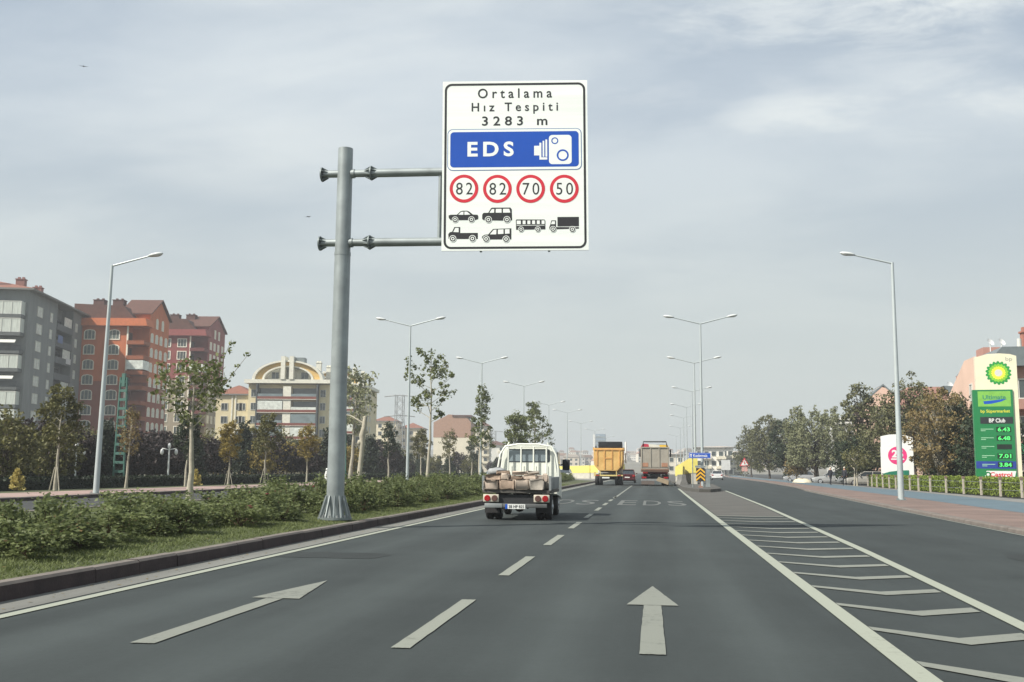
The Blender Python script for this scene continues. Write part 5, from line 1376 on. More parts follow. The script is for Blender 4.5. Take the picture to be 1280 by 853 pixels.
for row, (y0, zoff, cnt) in enumerate(((700, 2.5, 18), (860, 7, 26), (1050, 13, 30), (1250, 19, 30))):
    for i in range(cnt):
        y = y0 + rr.uniform(-60, 60); px = 640 + 300 * (i + rr.random()) / cnt + (-10 if row else 30)
        x = (px - 816) / 1280 * y
        if row == 0 and -30 < x < 26: continue
        o = link('far_house', rr.choice(hs), None, (x, y, zoff + rr.uniform(-1.5, 1)), rr.uniform(-.5, .5)); k_ = rr.uniform(.45, .78); o.scale = (k_, k_, k_ * rr.uniform(.8, 1.2))
        tag(o, 'small pale house of the distant town on the hazy horizon', 'house', 'houses of the distant town')
h = MB(); rows = [(450, -.02), (600, 1.5), (800, 7), (1000, 14), (1250, 22), (1500, 30), (1800, 34)]
vs = []; fs = []; nx = 40
for j, (y, z) in enumerate(rows):
    for i in range(nx + 1):
        x = (-1.0 + 2.0 * i / nx) * y * .55
        vs.append((x, y, z * (0.8 + .25 * math.sin(i * .6 + j) + .12 * math.sin(i * 1.7)) - (3 if j == 0 else 0)))
for j in range(len(rows) - 1):
    for i in range(nx):
        a = j * (nx + 1) + i; fs.append((a, a + 1, a + nx + 2, a + nx + 1))
h.add(vs, fs, 0, True); struct('hills', h, mat('hill_scrub', (.15, .14, .11), .95, var=.25, scale=.02))
for k, (px, w, hh, c) in enumerate(((886, 9, 8.6, S(226, 222, 212)), (899, 8, 9.0, S(230, 226, 216)), (910, 8, 7.6, S(222, 214, 200)), (834, 12, 7.0, S(206, 200, 186)))):
    y = 330 + 12 * k
    plain_block(['white block with many windows far behind the white hatchback', 'tallest white block far ahead over the service road', 'white block at the left edge of the right hand trees', 'pale block far ahead behind the tipper truck'][k], ((px - 816) / 1280 * y + w / 2, y, 0), 0, w, 10, hh, c, M_far2, 4, 3)
def pylon(label, x, y, h):
    t = thing('pylon', label, 'pylon', (x, y, 0))
    b = MB(); w = 2.6; tw = 1.3
    for sx in (-1, 1):
        for sy in (-1, 1): b.tube([(sx * w, sy * w, 0), (sx * tw, sy * tw, h * .7), (sx * tw, sy * tw, h)], .16, 5)
    n = 9
    for k in range(n):
        z0, z1 = h * k / n, h * (k + 1) / n
        w0 = w + (tw - w) * min(1, z0 / (h * .7)); w1 = w + (tw - w) * min(1, z1 / (h * .7))
        for s in (-1, 1):
            b.tube([(-w0, s * w0, z0), (w1, s * w1, z1)], .08, 4); b.tube([(w0, s * w0, z0), (-w1, s * w1, z1)], .08, 4)
    b.build('tower', M_steel, t)
    for z in (h * .72, h * .98): MB().tube([(-5.5, 0, z), (0, 0, z + .5), (5.5, 0, z)], .2, 5).build('cross_arm', M_steel, t)
pylon('hazy lattice pylon left of the first median lamp post', -87.5, 350, 27)
pylon('fainter lattice pylon just left of the loaded truck cab', -92.8, 600, 24)
print('buildings ok')

# ------------------------------------------------------------------ vegetation
def leaf_data(rng, C, size, aspect=0.6, up=0.0):
    C = np.asarray(C, float); n = len(C)
    u = rng.normal(size=(n, 3)); u[:, 2] += up; u /= np.linalg.norm(u, axis=1)[:, None] + 1e-9
    w = rng.normal(size=(n, 3)); v = np.cross(u, w); v /= np.linalg.norm(v, axis=1)[:, None] + 1e-9
    nn = np.cross(u, v)
    s = (np.asarray(size) * rng.uniform(.65, 1.35, n))[:, None] * .5
    P = np.empty((n, 4, 3))
    P[:, 0] = C - u * s; P[:, 1] = C + v * s * aspect + nn * s * .25; P[:, 2] = C + u * s; P[:, 3] = C - v * s * aspect + nn * s * .25
    return P
def leaf_mesh(name, P, m):
    n = len(P); me = bpy.data.meshes.new(name)
    me.vertices.add(n * 4); me.vertices.foreach_set('co', P.reshape(-1))
    me.loops.add(n * 4); me.loops.foreach_set('vertex_index', np.arange(n * 4))
    me.polygons.add(n); me.polygons.foreach_set('loop_start', np.arange(n) * 4); me.polygons.foreach_set('loop_total', np.full(n, 4))
    me.materials.append(m); me.update(calc_edges=True)
    return me
def L(*c): return [tuple(1.3 * v for v in S(*x)) for x in c]
F_rose = leafmat('rose_leaves', L((64, 74, 48), (106, 114, 72), (144, 146, 94), (174, 170, 116), (142, 114, 86)), .4)
F_plane = leafmat('plane_leaves', L((72, 80, 48), (104, 110, 66), (130, 130, 82), (146, 134, 88)), .3)
F_park = leafmat('park_leaves', L((70, 70, 42), (96, 94, 54), (116, 112, 64), (118, 98, 58)), .25)
F_plum = leafmat('plum_leaves', L((36, 30, 30), (50, 40, 38), (58, 52, 44), (70, 62, 48)), .15)
F_pine = leafmat('pine_needles', L((34, 42, 32), (48, 56, 40), (60, 66, 46), (72, 74, 52)), .12)
F_aut = leafmat('autumn_leaves', L((100, 90, 46), (132, 116, 58), (150, 136, 72), (104, 106, 58)), .3)
F_olive = leafmat('olive_brown_leaves', L((72, 74, 50), (96, 96, 66), (116, 112, 76), (124, 108, 74)), .22)
F_brown = leafmat('brown_leaves', L((98, 86, 56), (122, 106, 70), (138, 122, 82), (112, 108, 70)), .25)
F_willow = leafmat('willow_leaves', L((104, 108, 82), (130, 132, 102), (148, 148, 116), (132, 122, 92)), .25)
F_dkgreen = leafmat('dark_green_leaves', L((36, 46, 32), (52, 62, 42), (66, 74, 48), (78, 80, 54)), .2)
F_hedge = leafmat('hedge_leaves', L((92, 108, 46), (124, 138, 58), (150, 158, 76), (166, 162, 88)), .25)
F_hedged = leafmat('dark_hedge_leaves', L((28, 36, 26), (38, 48, 32), (50, 58, 36)), .15)
F_grass = leafmat('grass_blades', L((76, 86, 50), (98, 106, 62), (118, 120, 76), (132, 122, 86)), .3)
B_white = mat('pale_bark', S(158, 152, 136), .85, var=.22, scale=5, bump=.3)
B_grey = mat('grey_bark', S(122, 112, 98), .9, var=.2, scale=5, bump=.3)
B_dark = mat('dark_bark', S(76, 66, 58), .9, var=.25, scale=5)

def clumps_to_leaves(rng, clumps, per, size):
    out = []
    for c, r, k in clumps:
        n = max(3, int(per * k))
        d = rng.normal(size=(n, 3)); d /= np.linalg.norm(d, axis=1)[:, None]
        out.append(np.array(c) + d * (r * rng.uniform(.15, 1, n) ** .5)[:, None] * np.array([1, 1, .8]))
    return leaf_data(rng, np.concatenate(out), size)
def sapling(seed, H, tr, base, spread, nb, per, size, cr, up=.75, bark=None, leaf=None, lean=0.02, prof=None, zmul=1.0):
    """a young plane tree: pale stem, steep thin branches, leaves in loose bunches along them"""
    rng = np.random.default_rng(seed); t = MB(); cl = []
    n = 9; pts = [(0, 0, 0)]; x = y = 0.0
    for i in range(1, n + 1):
        x += lean * H / n + rng.normal() * .02 * H / n * 2; y += rng.normal() * .03; pts.append((x, y, H * i / n))
    rad = [tr * (1 - .93 * (i / n) ** .9) for i in range(n + 1)]; rad[0] *= 1.25
    t.tube(pts, rad, 10)
    for k in range(nb):
        f = k / max(1, nb - 1); h = base + (H * .94 - base) * f
        j = min(n - 1, int(h / H * n)); q = h / H * n - j
        p = Vector(pts[j]).lerp(Vector(pts[j + 1]), q)
        az = k * 2.399 + rng.uniform(-.5, .5)
        pr = (prof(f) if prof else (.45 + .55 * math.sin(math.pi * min(1, f * .9 + .15)))) * spread * rng.uniform(.6, 1.15)
        d = Vector((math.cos(az), math.sin(az), up * rng.uniform(.7, 1.6))) * pr
        e = p + d; mid = p + d * .55 + Vector((0, 0, -.08 * pr))
        t.tube([p, mid, e], [max(.008, rad[j] * .42), max(.006, rad[j] * .25), .005], 5)
        for s_ in (.5, .8, 1.02): cl.append((tuple(p + d * s_ + Vector(rng.normal(size=3) * cr * .4)), cr * rng.uniform(.5, 1.1), rng.uniform(.4, 1.1)))
        for s_ in range(2):
            a2 = az + rng.uniform(-1, 1); e2 = mid + Vector((math.cos(a2), math.sin(a2), rng.uniform(.3, 1.2))) * pr * .5
            t.tube([mid, e2], [.008, .004], 4); cl.append((tuple(e2), cr * rng.uniform(.5, 1), rng.uniform(.4, 1)))
    cl.append((pts[-1], cr * .8, .8))
    return t, clumps_to_leaves(rng, cl, per, size)
def broad(seed, H, base, rx, nb, per, size, cr, kind='oval', bark_r=.16, trunks=1):
    """a full crown: limbs reaching into an uneven crown built of many leaf clumps"""
    rng = np.random.default_rng(seed); t = MB(); cl = []
    for q in range(trunks):
        a0 = q * 2.1; off = Vector((math.cos(a0), math.sin(a0), 0)) * (.15 if trunks > 1 else 0)
        top = Vector((rng.normal() * .05 * H, rng.normal() * .05 * H, H * .8)) + off * (6 if trunks > 1 else 0)
        t.tube([off, off + Vector((rng.normal() * .05, rng.normal() * .05, base)), off.lerp(top, .7) + Vector((0, 0, base * .1)), top], [bark_r * 1.2, bark_r * .85, bark_r * .45, .02], 8)
    for k in range(nb):
        u = (k + .5) / nb; az = k * 2.399 + rng.uniform(-.3, .3)
        if kind == 'cone': zf = u; rr_ = (1.0 - zf) ** .8
        elif kind == 'upright': zf = u; rr_ = .5 + .5 * math.sin(math.pi * (.15 + .75 * zf))
        else: zf = u; rr_ = math.sqrt(max(.05, 1 - (2 * zf - .85) ** 2 / 1.35))
        z = base + (H - base) * (.06 + .9 * zf)
        R_ = rx * rr_ * rng.uniform(.45, 1.08) ** .7
        e = Vector((R_ * math.cos(az), R_ * math.sin(az), z + rng.normal() * .04 * H))
        st = Vector((0, 0, base + (z - base) * rng.uniform(.3, .7)))
        t.tube([st, st.lerp(e, .6) + Vector((0, 0, .05 * H * (1 if kind != 'cone' else -.3))), e], [bark_r * .3, bark_r * .16, .01], 5)
        c_ = cr * rng.uniform(.6, 1.25)
        cl.append((tuple(e), c_, rng.uniform(.6, 1.2)))
        if k % 2 == 0: cl.append((tuple(st.lerp(e, .62)), c_ * .9, .8))
        if kind == 'upright':
            for s_ in range(3):
                tip = e + Vector((rng.normal() * .3, rng.normal() * .3, rng.uniform(.5, 1.5))); t.tube([e, tip], [.02, .006], 4)
                for w in (.4, .75, 1.0): cl.append((tuple(e.lerp(tip, w)), .22, .25))
    return t, clumps_to_leaves(rng, cl, per, size)
PT = {}
def proto(key, gen, bark, leaf):
    if key not in PT:
        t, P = gen()
        PT[key] = (t.mesh('trunk', bark), leaf_mesh('crown', P, leaf))
    return PT[key]
def plant_tree(key, gen, bark, leaf, label, x, y, z=0.12, rz=0.0, sc=1.0, group=None, name='tree', extra=None):
    a, b = proto(key, gen, bark, leaf)
    t = thing(name, label, 'tree', (x, y, z), rz, group, sc)
    link('trunk', a, t); link('crown', b, t)
    if extra: extra(t)
    return t
# median plane trees
plant_tree('m1', lambda: sapling(4, 4.25, .115, 2.3, 1.15, 18, 15, .15, .36, .6, lean=-.012), B_white, F_plane, 'nearest median plane tree with pale trunk and leafy crown, left of the sign pole', -14.46, 31, .22)
def twigs():
    t = MB(); rng = np.random.default_rng(8); cl = []
    for e, n in (((1.05, .1, 2.15), 5), ((1.75, 0, 1.75), 3), ((.45, 0, 1.2), 3)):
        p0 = Vector((0, 0, 0)); e = Vector(e); m = e * .5 + Vector((.1, 0, -.12))
        t.tube([p0, m, e], [.02, .012, .005], 5)
        for k in range(n): cl.append((tuple(m.lerp(e, (k + .6) / n) + Vector(rng.normal(size=3) * .05)), .11, .35))
    return t, clumps_to_leaves(rng, cl, 26, .13)
plant_tree('m1b', twigs, B_grey, F_plane, 'bare leaning sapling with a few leaves rising out of the nearest plane tree', -14.1, 31.6, 3.0, name='sapling') if False else None
def add_twigs(t):
    tw, P = twigs()
    o = tw.build('upper_branch', B_grey, t); o.location = (.05, 0, 3.0)
    link('leaf_bunch', leaf_mesh('leaf_bunch', P, F_plane), o)
add_twigs([o for o in scn.objects if o.name.startswith('tree') and o.parent is None][-1])
def pollard():
    t = MB(); rng = np.random.default_rng(3)
    t.tube([(0, 0, 0), (.04, 0, .8), (.10, 0, 1.5), (.16, 0, 2.3), (.13, 0, 2.7), (.22, 0, 3.1), (.27, 0, 3.65)], [.17, .125, .12, .115, .16, .125, .095], 12)
    t.sphere((.0, 0, 2.35), (.12, .11, .15), 9); t.sphere((.30, .02, 2.9), (.10, .09, .12), 9); t.sphere((.24, 0, 3.6), (.11, .10, .09), 9)
    t.tube([(.2, 0, 3.3), (-.5, 0, 3.7), (-.9, .1, 3.75)], [.05, .035, .02], 6)
    cl = [((.24 + rng.normal() * .1, rng.normal() * .1, 3.7 + rng.random() * .1), .14, .3) for k in range(3)]
    return t, clumps_to_leaves(rng, cl, 12, .10)
plant_tree('m2', pollard, B_white, F_plane, 'white pollarded tree trunk cut back to knobs, just right of the big sign pole', -14.52, 50, .24)
plant_tree('m3', lambda: sapling(12, 9.0, .13, 4.2, 1.75, 18, 25, .20, .33, .55, lean=.018), B_white, F_plane, 'tall slim plane tree with loose leaf bunches between the first two median lamps', -14.9, 67.6, .24)
plant_tree('m4', lambda: sapling(22, 8.3, .13, 2.6, .85, 28, 24, .18, .38, .7, lean=.012, prof=lambda f: 1.15 - .8 * f), B_white, F_plane, 'narrow plane tree in front of the second median lamp, left of the loaded truck', -14.75, 88, .24)
plant_tree('m5', lambda: sapling(31, 6.8, .15, 2.4, 1.35, 24, 40, .22, .5, .5), B_white, F_plane, 'bushy plane tree seen above the left of the truck cab', -14.3, 106, .2)
plant_tree('m6', lambda: sapling(43, 9.4, .15, 3.0, 2.1, 26, 30, .24, .5, .7, lean=0, prof=lambda f: 1.15 - .85 * f), B_white, F_plane, 'plane tree with a pointed top seen above the right of the truck cab', -14.4, 127, .05)

# street trees along the left pavement
def stakes(t):
    m = MB()
    for dx, dy in ((-.35, .1), (.3, -.15)): m.tube([(dx, dy, 0), (dx * .25, dy * .25, 1.1)], .03, 6)
    m.build('stake', B_white, t)
sp = lambda seed, H, spd, per=34: (lambda: sapling(seed, H, .085, H * .42, spd, 18, per, .16, .34, .55, lean=.03))
for i, (px, y, H, key, leaf, l, st) in enumerate(((75, 45.6, 4.7, 's1', F_park, 'leftmost staked street tree with an olive brown crown on the left pavement', 1),
        (160, 52, 4.3, 's2', F_brown, 'thin nearly bare street tree with rusty leaves right of the green lattice pole', 0),
        (233, 59, 4.2, 's3', F_dkgreen, 'staked street tree right behind the nearest plane tree trunk', 1), (287, 65.6, 4.0, 's4', F_aut, 'staked street tree with yellow leaves left of the arched cream block', 1),
        (332, 72, 4.8, 's1', F_park, 'street tree with pale stem in front of the arched cream block', 1), (385, 81, 4.4, 's3', F_aut, 'yellow leaved street tree just left of the big sign pole', 1),
        (440, 93, 10.4, 's5', F_willow, 'taller thin leaved street tree behind the pollarded trunk', 0), (487, 108, 6.0, 's6', F_dkgreen, 'drooping green street tree left of the first median lamp', 0),
        (527, 123, 5.6, 's1', F_park, 'street tree behind the first slim plane tree, beyond the median', 0), (562, 141, 6.2, 's3', F_park, 'street tree in front of the blank walled block', 0), (590, 159, 6.0, 's4', F_dkgreen, 'farthest street tree of the left pavement row', 0))):
    ratio = {75: .6145, 160: .5365, 233: .472, 287: .4265, 332: .388, 385: .344, 440: .299, 487: .26, 527: .227, 562: .198, 590: .176}[px]
    kk = key + leaf.name
    seeds = {'s1': 51, 's2': 62, 's3': 73, 's4': 84, 's5': 95, 's6': 99}
    gen = sp(seeds[key], 4.7, {'s1': .95, 's2': .55, 's3': .8, 's4': .75, 's5': .75, 's6': .6}[key], {'s2': 12, 's5': 16, 's6': 24}.get(key, 40 if i < 8 else 22))
    plant_tree(kk, gen, B_white, leaf, l, -ratio * y, y, .14, i * 1.1, H / 4.7, 'street trees along the left pavement', extra=stakes if st else None)

# park wood behind the hedge
def wood(key, seed, kind, leaf, H, rx, **k):
    return key, (lambda: broad(seed, H, k.get('base', H * .22), rx, k.get('nb', 46), k.get('per', 44), k.get('size', .30), k.get('cr', .62), kind, k.get('br', .12))), B_dark, leaf
KINDS = [wood('plum1', 201, 'oval', F_plum, 4.6, 2.0), wood('plum2', 202, 'oval', F_plum, 4.2, 2.2), wood('pine1', 203, 'cone', F_pine, 5.2, 1.7, base=.5), wood('pine2', 204, 'cone', F_dkgreen, 4.6, 1.8, base=.4),
         wood('aut1', 205, 'oval', F_aut, 4.6, 1.7, per=30), wood('park1', 206, 'oval', F_park, 4.8, 2.0, per=34)]
rr = random.Random(77)
lab = ['dark plum leaved park tree in the dense row behind the clipped hedge', 'dark plum leaved park tree in the dense row behind the clipped hedge', 'dark green conifer in the park behind the clipped hedge', 'dark green conifer in the park behind the clipped hedge',
       'yellow autumn tree in the park behind the clipped hedge', 'olive brown tree in the park behind the clipped hedge']
grp = ['plum trees of the park', 'plum trees of the park', 'conifers of the park', 'conifers of the park', 'autumn trees of the park', 'olive brown trees of the park']
WOOD = []
seq = [5, 5, 3, 0, 5, 0, 0, 1, 2, 0, 1, 0, 1, 2, 1, 0, 2, 4, 0, 4, 1, 2, 4, 4, 2, 3]
for row, (d0, step, n) in enumerate(((36.5, 0, 26), (43, 0, 24), (52, 0, 20))):
    for i in range(n):
        px = -25 + 520 * (i + rr.uniform(.1, .9)) / n
        ratio = .683 - .000875 * px
        x = -d0 - rr.uniform(-1.5, 2.5); y = -x / ratio
        if y > 175: continue
        k = seq[i] if row == 0 and i < len(seq) else rr.choice([0, 1, 2, 3, 0, 1, 4, 5] if px > 230 else [0, 1, 2, 3, 5, 0])
        WOOD.append((k, x, y, rr.uniform(.66, .86) * (1.0 + .0045 * max(0, y - 60))))
for i in range(26):
    px = 470 + 175 * (i + rr.random()) / 26; ratio = .262 - .00089 * (px - 480); x = -33 - rr.uniform(0, 14); y = -x / ratio
    if y > 330: continue
    WOOD.append((rr.choice([0, 2, 3, 3, 5, 2, 1]), x, y, rr.uniform(.72, .98)))
WOOD += [(5, -31.6, 47.0, .78), (5, -33.5, 43.5, .7), (5, -32.3, 52.5, .7)]
for k, x, y, s_ in WOOD:
    key, gen, bk, lf = KINDS[k]
    plant_tree(key, gen, bk, lf, lab[k], x, y, .0, rr.uniform(0, 6.28), (s_, s_, s_ * rr.uniform(.92, 1.1)), grp[k])

# little pointed yellow shrubs by the pavement
for l, x, y in (('yellow pointed garden shrub by the pavement at the far left', -28.6, 43.5), ('small yellow pointed garden shrub right of the near plane tree trunk', -27.9, 60.5)):
    a, b = proto('yellow', lambda: broad(610, .95, .08, .42, 34, 26, .10, .12, 'cone', .02), B_dark, leafmat('yellow_leaves', [(.42, .34, .10), (.55, .46, .16), (.60, .54, .24)], .3))
    t = thing('garden_shrub', l, 'shrub', (x, y, .14)); link('stem', a, t); link('foliage', b, t)
# right hand trees
def rt(key, seed, kind, leaf, H, rx, label, x, y, name='tree', **k):
    plant_tree(key, lambda: broad(seed, H, k.get('base', 1.6), rx, k.get('nb', 80), k.get('per', 60), k.get('size', .30), k.get('cr', .75), kind, k.get('br', .17), k.get('trunks', 1)), k.get('bark', B_dark), leaf, label, x, y, .1, k.get('rz', 0), 1, None, name)
rt('r1', 301, 'oval', F_olive, 10.3, 3.6, 'farthest olive tree of the right hand row, above the triangular sign', 21.6, 232, size=.42, cr=1.1, nb=60)
rt('r2', 302, 'oval', F_olive, 10.6, 4.2, 'rounded olive brown tree second from the far end of the right hand row', 20.9, 190, size=.40, cr=1.0, nb=80)
rt('r2b', 312, 'oval', F_dkgreen, 9.0, 3.0, 'dark green tree tucked left of the feathery willow', 20.4, 158, size=.36, cr=.9, nb=60)
rt('r3', 303, 'upright', F_willow, 8.2, 4.0, 'wide feathery grey green tree with upright wisps on the right', 20.0, 131, nb=96, per=62, size=.22, cr=.75, trunks=3)
rt('r3b', 313, 'oval', F_brown, 3.6, 1.5, 'low rusty tree in front of the feathery grey green tree', 17.9, 133, nb=30, per=40, size=.22, cr=.5, base=.8, br=.08)
rt('r4', 304, 'oval', F_olive, 10.6, 2.1, 'tallest dark tree with an open top beside the pale balcony building', 22.2, 114, nb=58, per=52, size=.30, cr=.6, base=2.0)
rt('r4b', 314, 'oval', F_dkgreen, 5.0, 2.2, 'dark low tree under the tallest right hand tree', 22.6, 119, nb=50, size=.30, cr=.8, base=1.0)
rt('r5', 305, 'oval', F_olive, 8.3, 3.0, 'broad olive tree behind the white arched billboard', 23.5, 106, nb=80, per=56, size=.28)
rt('r6', 306, 'oval', F_olive, 10.2, 3.2, 'large brownish tree right of the lamp post, in front of the pink houses', 24.9, 103, nb=80, per=56, size=.28)
rt('r7', 307, 'oval', F_brown, 7.6, 2.5, 'rusty brown tree overhanging the right side of the white billboard', 21.6, 82, nb=74, per=56, size=.22, cr=.6, base=1.3, bark=B_white, trunks=3, br=.09)
rt('r8', 308, 'oval', F_dkgreen, 6.3, 2.4, 'dark green tree just left of the petrol station sign', 23.8, 83, nb=80, per=64, size=.26, cr=.75, base=1.0)
rt('r9', 309, 'oval', F_olive, 8.6, 2.8, 'olive tree behind the rusty one, under the pink gable', 26.6, 96, nb=60, per=56, size=.28)
rt('r10', 310, 'oval', F_dkgreen, 5.2, 2.4, 'low dark tree behind the hedge by the petrol station sign', 22.0, 70.5, nb=44, per=56, size=.22, cr=.6, base=.8)
rt('r11', 311, 'oval', F_park, 3.4, 1.2, 'small tree with forked pale trunks between the pedestrians and the billboard', 18.6, 99, nb=22, per=30, size=.18, cr=.45, base=1.5, bark=B_white, trunks=2, br=.07)
for k, (x, y, H) in enumerate(((20.9, 112, 4.5), (21.5, 158, 5), (23.2, 118, 5.5), (24.5, 92, 4.2))):
    rt('rb', 320, 'oval', F_dkgreen, 4.6, 2.2, ['small dark tree in the shade behind the two pedestrians', 'small dark tree beneath the feathery grey green tree', 'small dark tree behind the parked cars', 'small dark tree directly behind the white billboard'][k], x, y, nb=40, size=.28, cr=.7, base=.4, rz=k)

# hedges
def hedge(name, label, path, w, h, n, size, leaf, core, seed):
    rng = np.random.default_rng(seed); P = []
    seg = [(Vector((*a, 0)), Vector((*b, 0))) for a, b in zip(path, path[1:])]
    tot = sum((b - a).length for a, b in seg)
    for a, b in seg:
        k = int(n * (b - a).length / tot); d = (b - a).normalized(); nrm = Vector((d.y, -d.x, 0))
        t = rng.random(k); side = rng.random(k)
        o = np.where(side < .38, -w / 2, np.where(side < .62, w / 2, rng.uniform(-w / 2, w / 2, k))) + rng.normal(size=k) * .03
        z = np.where(side < .62, rng.uniform(.03, h, k), h + rng.normal(size=k) * .025 + .02 * np.sin(t * 90))
        A = np.array(a)[None] + np.array(b - a)[None] * t[:, None] + np.array(nrm)[None] * o[:, None]; A[:, 2] = z
        P.append(A)
    me = leaf_mesh('foliage', leaf_data(rng, np.concatenate(P), size), leaf)
    t = thing(name, label, 'hedge', (0, 0, .1)); link('foliage', me, t)
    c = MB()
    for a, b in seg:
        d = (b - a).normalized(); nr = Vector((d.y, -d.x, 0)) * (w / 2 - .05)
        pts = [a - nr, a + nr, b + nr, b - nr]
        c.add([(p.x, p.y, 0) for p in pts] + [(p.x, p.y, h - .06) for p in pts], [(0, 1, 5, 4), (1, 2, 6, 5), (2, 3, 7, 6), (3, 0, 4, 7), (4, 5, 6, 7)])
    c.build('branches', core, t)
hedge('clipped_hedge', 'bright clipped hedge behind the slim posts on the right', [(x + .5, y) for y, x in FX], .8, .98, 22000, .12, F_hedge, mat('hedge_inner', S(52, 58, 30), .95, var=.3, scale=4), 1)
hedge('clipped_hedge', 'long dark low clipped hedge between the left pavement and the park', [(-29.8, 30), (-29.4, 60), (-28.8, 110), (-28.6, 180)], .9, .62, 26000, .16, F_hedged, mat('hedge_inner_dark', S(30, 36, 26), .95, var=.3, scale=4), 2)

# rose bushes on the median
def rose(seed):
    rng = np.random.default_rng(seed); st = MB(); C = []
    for k in range(13):
        az = k * 2.399; r = rng.uniform(.15, .52); h = rng.uniform(.34, .85) if k % 4 else rng.uniform(.85, 1.05)
        e = Vector((r * math.cos(az), r * math.sin(az), h)); m = e * .55 + Vector((0, 0, .1))
        st.tube([(0, 0, 0), m, e], [.012, .008, .004], 4)
        for t_ in np.linspace(.25, 1.05, 9):
            p = m.lerp(e, t_)
            for q in range(7): C.append(np.array(p) + rng.normal(size=3) * np.array([.085, .085, .07]))
    n = 300
    d = rng.normal(size=(n, 3)); d /= np.linalg.norm(d, axis=1)[:, None]
    Q = d * np.array([.52, .52, .30]) * (rng.uniform(.3, 1, n) ** .5)[:, None] + np.array([0, 0, .34]); Q[:, 2] = np.maximum(Q[:, 2], .04)
    C = np.concatenate([np.array(C), Q])
    return st.mesh('stems', mat('rose_stem', S(98, 78, 56), .8)), leaf_mesh('foliage', leaf_data(rng, C, .082, .7), F_rose)
RO = [rose(500 + i) for i in range(6)]
M_rose = mat('rose_petal', S(96, 16, 24), .7, var=.25, scale=20)
fl = MB()
for k in range(9):
    a = k * 2.4; M = Matrix.Rotation(a, 4, 'Z') @ Matrix.Rotation(R(25 + k * 5), 4, 'Y')
    fl.sphere((.0, 0, .022), (.030 - .0015 * k, .030 - .0015 * k, .014), 7, 0, M @ Matrix.Translation((.014 - .0012 * k, 0, 0)))
FL = fl.mesh('rose_bloom', M_rose)
rr = random.Random(9)
spots = []
y = 9.6
while y < 112:
    st = 1.0 if y < 45 else 1.5
    for x in ((-7.65, -8.35, -9.1) if y < 24 else (-7.6, -8.4, -9.4) if y < 45 else (-8.9, -10.4)):
        if rr.random() < .09: continue
        spots.append((x + rr.uniform(-.25, .25), y + rr.uniform(-.35, .35)))
    y += st * rr.uniform(.9, 1.1)
for i, (x, y) in enumerate(spots):
    if abs(x + 6.87) < 1.2 and abs(y - 21.9) < .8: continue
    nb = 0 if y > 45 else rr.choice((0, 0, 0, 0, 0, 1, 1, 2))
    far = max(0, min(1, (-x - 8.5) / 3.2)) + (.25 if y < 16 else 0)
    h = rr.uniform(.50, .92) * (.78 if x > -7.95 else 1) * (.82 if y < 24 else 1) * (1 - .22 * far); w = rr.uniform(.8, 1.1) * (1.0 if y < 45 else 1.45)
    o = thing('rose_bush', 'leafy rose bush without blooms in the planted strip of the median' if nb == 0 else 'rose bush carrying dark red blooms in the planted strip of the median', 'shrub', (x, y, .19), rr.uniform(0, 6.28), 'rose bushes of the median, no blooms' if nb == 0 else 'rose bushes of the median in bloom', (w, w, h))
    a, b = RO[i % 6]; link('stems', a, o); link('foliage', b, o)
    for k in range(nb):
        az = rr.uniform(0, 6.28); f = link('rose_bloom', FL, o, (.3 * math.cos(az), .3 * math.sin(az), rr.uniform(.70, .86))); f.scale = (1.0,) * 3

# grass blades on the lawn strip
rng = np.random.default_rng(17)
n = 130000
yy = 7 + 75 * rng.random(n) ** 1.7; xx = np.where(rng.random(n) < .8, rng.uniform(-8.3, -6.5, n), rng.uniform(-15.4, -8.3, n))
zz_ = .15 + .12 * np.sin(np.pi * (xx + 15.5) / 9.0)
h = rng.uniform(.016, .042, n) * (1 + .5 * (np.sin(xx * 7 + np.sin(yy * 3)) > .75)); a = rng.uniform(0, 6.28, n); wv = rng.uniform(.004, .009, n)
P = np.empty((n, 4, 3)); dx, dy = np.cos(a), np.sin(a); lx, ly = rng.normal(size=n) * .03, rng.normal(size=n) * .03
P[:, 0] = np.stack([xx - dx * wv, yy - dy * wv, zz_], 1); P[:, 1] = np.stack([xx + dx * wv, yy + dy * wv, zz_], 1)
P[:, 2] = np.stack([xx + lx + dx * wv * .3, yy + ly, zz_ + h], 1); P[:, 3] = np.stack([xx + lx - dx * wv * .3, yy + ly, zz_ + h], 1)
tag(link('grass', leaf_mesh('grass', P, F_grass)), kind='stuff')
# fallen leaves and grit along the kerb
n = 500
C = np.stack([np.where(rng.random(n) < .75, rng.uniform(-6.17, -5.8, n), rng.uniform(-8, -6.5, n)), rng.uniform(8, 60, n), np.zeros(n)], 1); C[:, 2] = np.where(C[:, 0] > -6.2, .012, .21)
P = leaf_data(rng, C, .05); P[:, :, 2] = C[:, None, 2] + (P[:, :, 2] - C[:, None, 2]) * .15
tag(link('fallen_leaves', leaf_mesh('fallen_leaves', P, F_brown)), kind='stuff')

